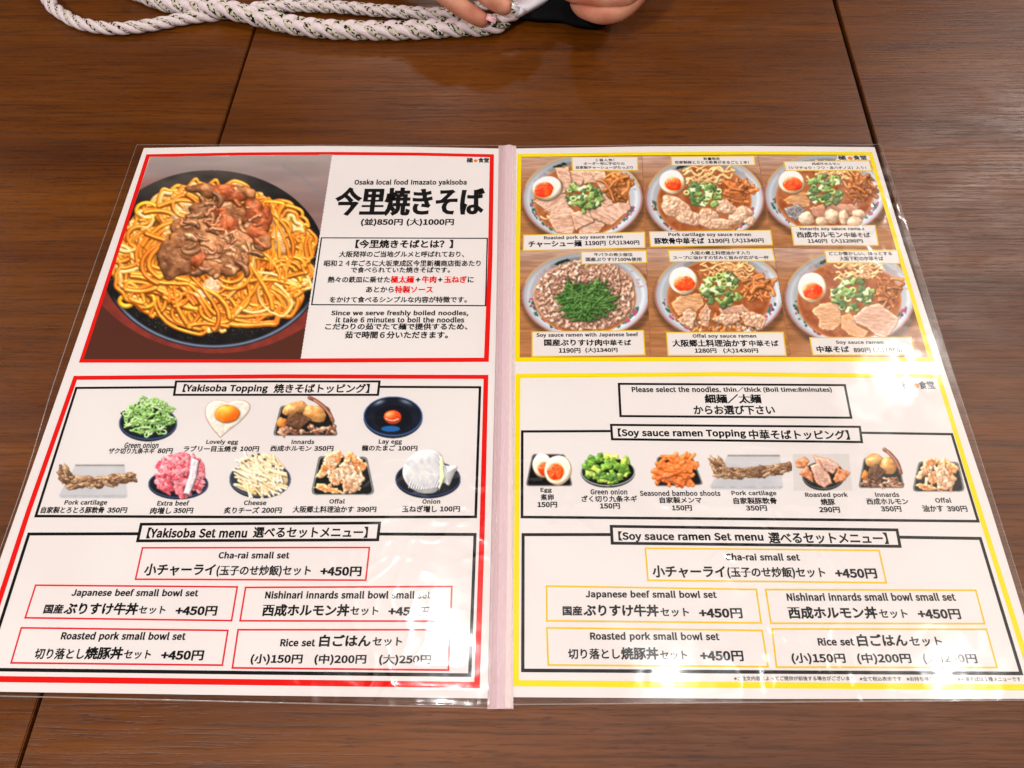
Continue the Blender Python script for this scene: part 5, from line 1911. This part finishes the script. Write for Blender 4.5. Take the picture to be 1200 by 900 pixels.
M_NAIL = mat('pink_glitter_nail', (226, 150, 150), .22, .6)
_n = nn(M_NAIL, 'ShaderNodeTexVoronoi')
_n.inputs['Scale'].default_value = 1500
_t = nn(M_NAIL, 'ShaderNodeTexCoord')
_r = nn(M_NAIL, 'ShaderNodeValToRGB')
_r.color_ramp.elements[0].color = (*lin((244, 206, 208)), 1)
_r.color_ramp.elements[1].color = (*lin((214, 120, 124)), 1)
lk(M_NAIL, _t, 'Object', _n, 'Vector')
lk(M_NAIL, _n, 'Color', _r, 'Fac')
lk(M_NAIL, _r, 0, M_NAIL.node_tree.nodes['Principled BSDF'], 'Base Color')
M_NAIL2 = mat('silver_nail', (206, 200, 204), .2, .7)
M_JEWEL = mat('clear_jewel', (236, 238, 244), .05, 1.0)
nail(g(578.5, 28.8, .0175), g(567.5, 23.6, .0215), .0092, M_NAIL, hand, .0068, 3)
nail(g(606, 14.6, .0265), g(596, 9.8, .031), .0092, M_NAIL2, hand, .0062, 7)

# cuffs of the dark sleeves, out on the forearms
M_CLOTH = mat('black_knit', (18, 16, 17), .9, .1)
for h_, a_, b_ in ((hand, 'wrist', 'arm'), (fist, 'wrist', 'arm')):
    r_ = ra if h_ is hand else rb
    A_, B_ = r_[a_][0], r_[b_][0]
    pts = [A_.lerp(B_, t) for t in (.35, .5, .8, 1.2, 2.0)]
    tube('sleeve', pts, [.036, .038, .042, .048, .055], M_CLOTH, h_, 20)


# ------------------------------------------------------------------ things between the hands
def sheet(name, rows, m, thick, label, cat):
    vs, fs = [], []
    nr_, nc = len(rows), len(rows[0])
    for r_ in rows:
        vs += [P(*q_) for q_ in r_]
    for i in range(nr_ - 1):
        for j in range(nc - 1):
            a = i * nc + j
            fs.append([a, a + nc, a + nc + 1, a + 1])
    o = pydata(name, vs, fs, m, None, smooth=True)
    so = o.modifiers.new('solid', 'SOLIDIFY')
    so.thickness = thick
    sb = o.modifiers.new('sub', 'SUBSURF')
    sb.levels = sb.render_levels = 2
    tag(o, label, cat)
    return o


M_TISSUE = mat('pale_cloth', (226, 220, 226), .7, .2)
sheet('cloth', [[(583, 31, .006), (590, 24, .012), (597, 14, .017), (600, 0, .020), (600, -16, .022)], [(590, 30, .006), (600, 23, .013), (610, 14, .019), (616, 2, .022), (616, -16, .024)],
                [(604, 23, .006), (614, 19, .012), (626, 10, .018), (632, 0, .022), (634, -16, .024)], [(622, 12, .006), (632, 10, .010), (641, 3, .014), (648, -4, .018), (652, -16, .02)]], M_TISSUE, .001,
      'pale folded cloth end of the strap, pinched by the jewelled fingertips', 'cloth')
M_DARK_MASS = mat('dark_mass_black', (9, 8, 9), .85, .15)


def dark_mass(outline, h):  # solid black shape: hand shadow and something black, built as one mass
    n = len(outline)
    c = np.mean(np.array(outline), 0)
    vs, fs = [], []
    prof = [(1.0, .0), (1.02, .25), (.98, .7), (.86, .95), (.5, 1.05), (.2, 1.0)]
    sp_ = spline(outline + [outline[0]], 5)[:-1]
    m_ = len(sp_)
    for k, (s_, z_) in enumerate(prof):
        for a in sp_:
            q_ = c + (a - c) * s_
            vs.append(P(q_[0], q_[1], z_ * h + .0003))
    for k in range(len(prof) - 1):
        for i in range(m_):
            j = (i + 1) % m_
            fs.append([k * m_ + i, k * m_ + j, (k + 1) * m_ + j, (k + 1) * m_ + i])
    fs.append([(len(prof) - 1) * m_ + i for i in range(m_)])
    return pydata('dark_mass', vs, fs, M_DARK_MASS, None, smooth=True)


tag(dark_mass([(598, 20), (628, 24), (655, 25), (676, 31), (702, 32), (712, 20), (716, -30), (690, -60), (620, -60), (596, -20)], .012), 'black mass standing in for hand shadow and something black between the two hands', 'dark_mass')
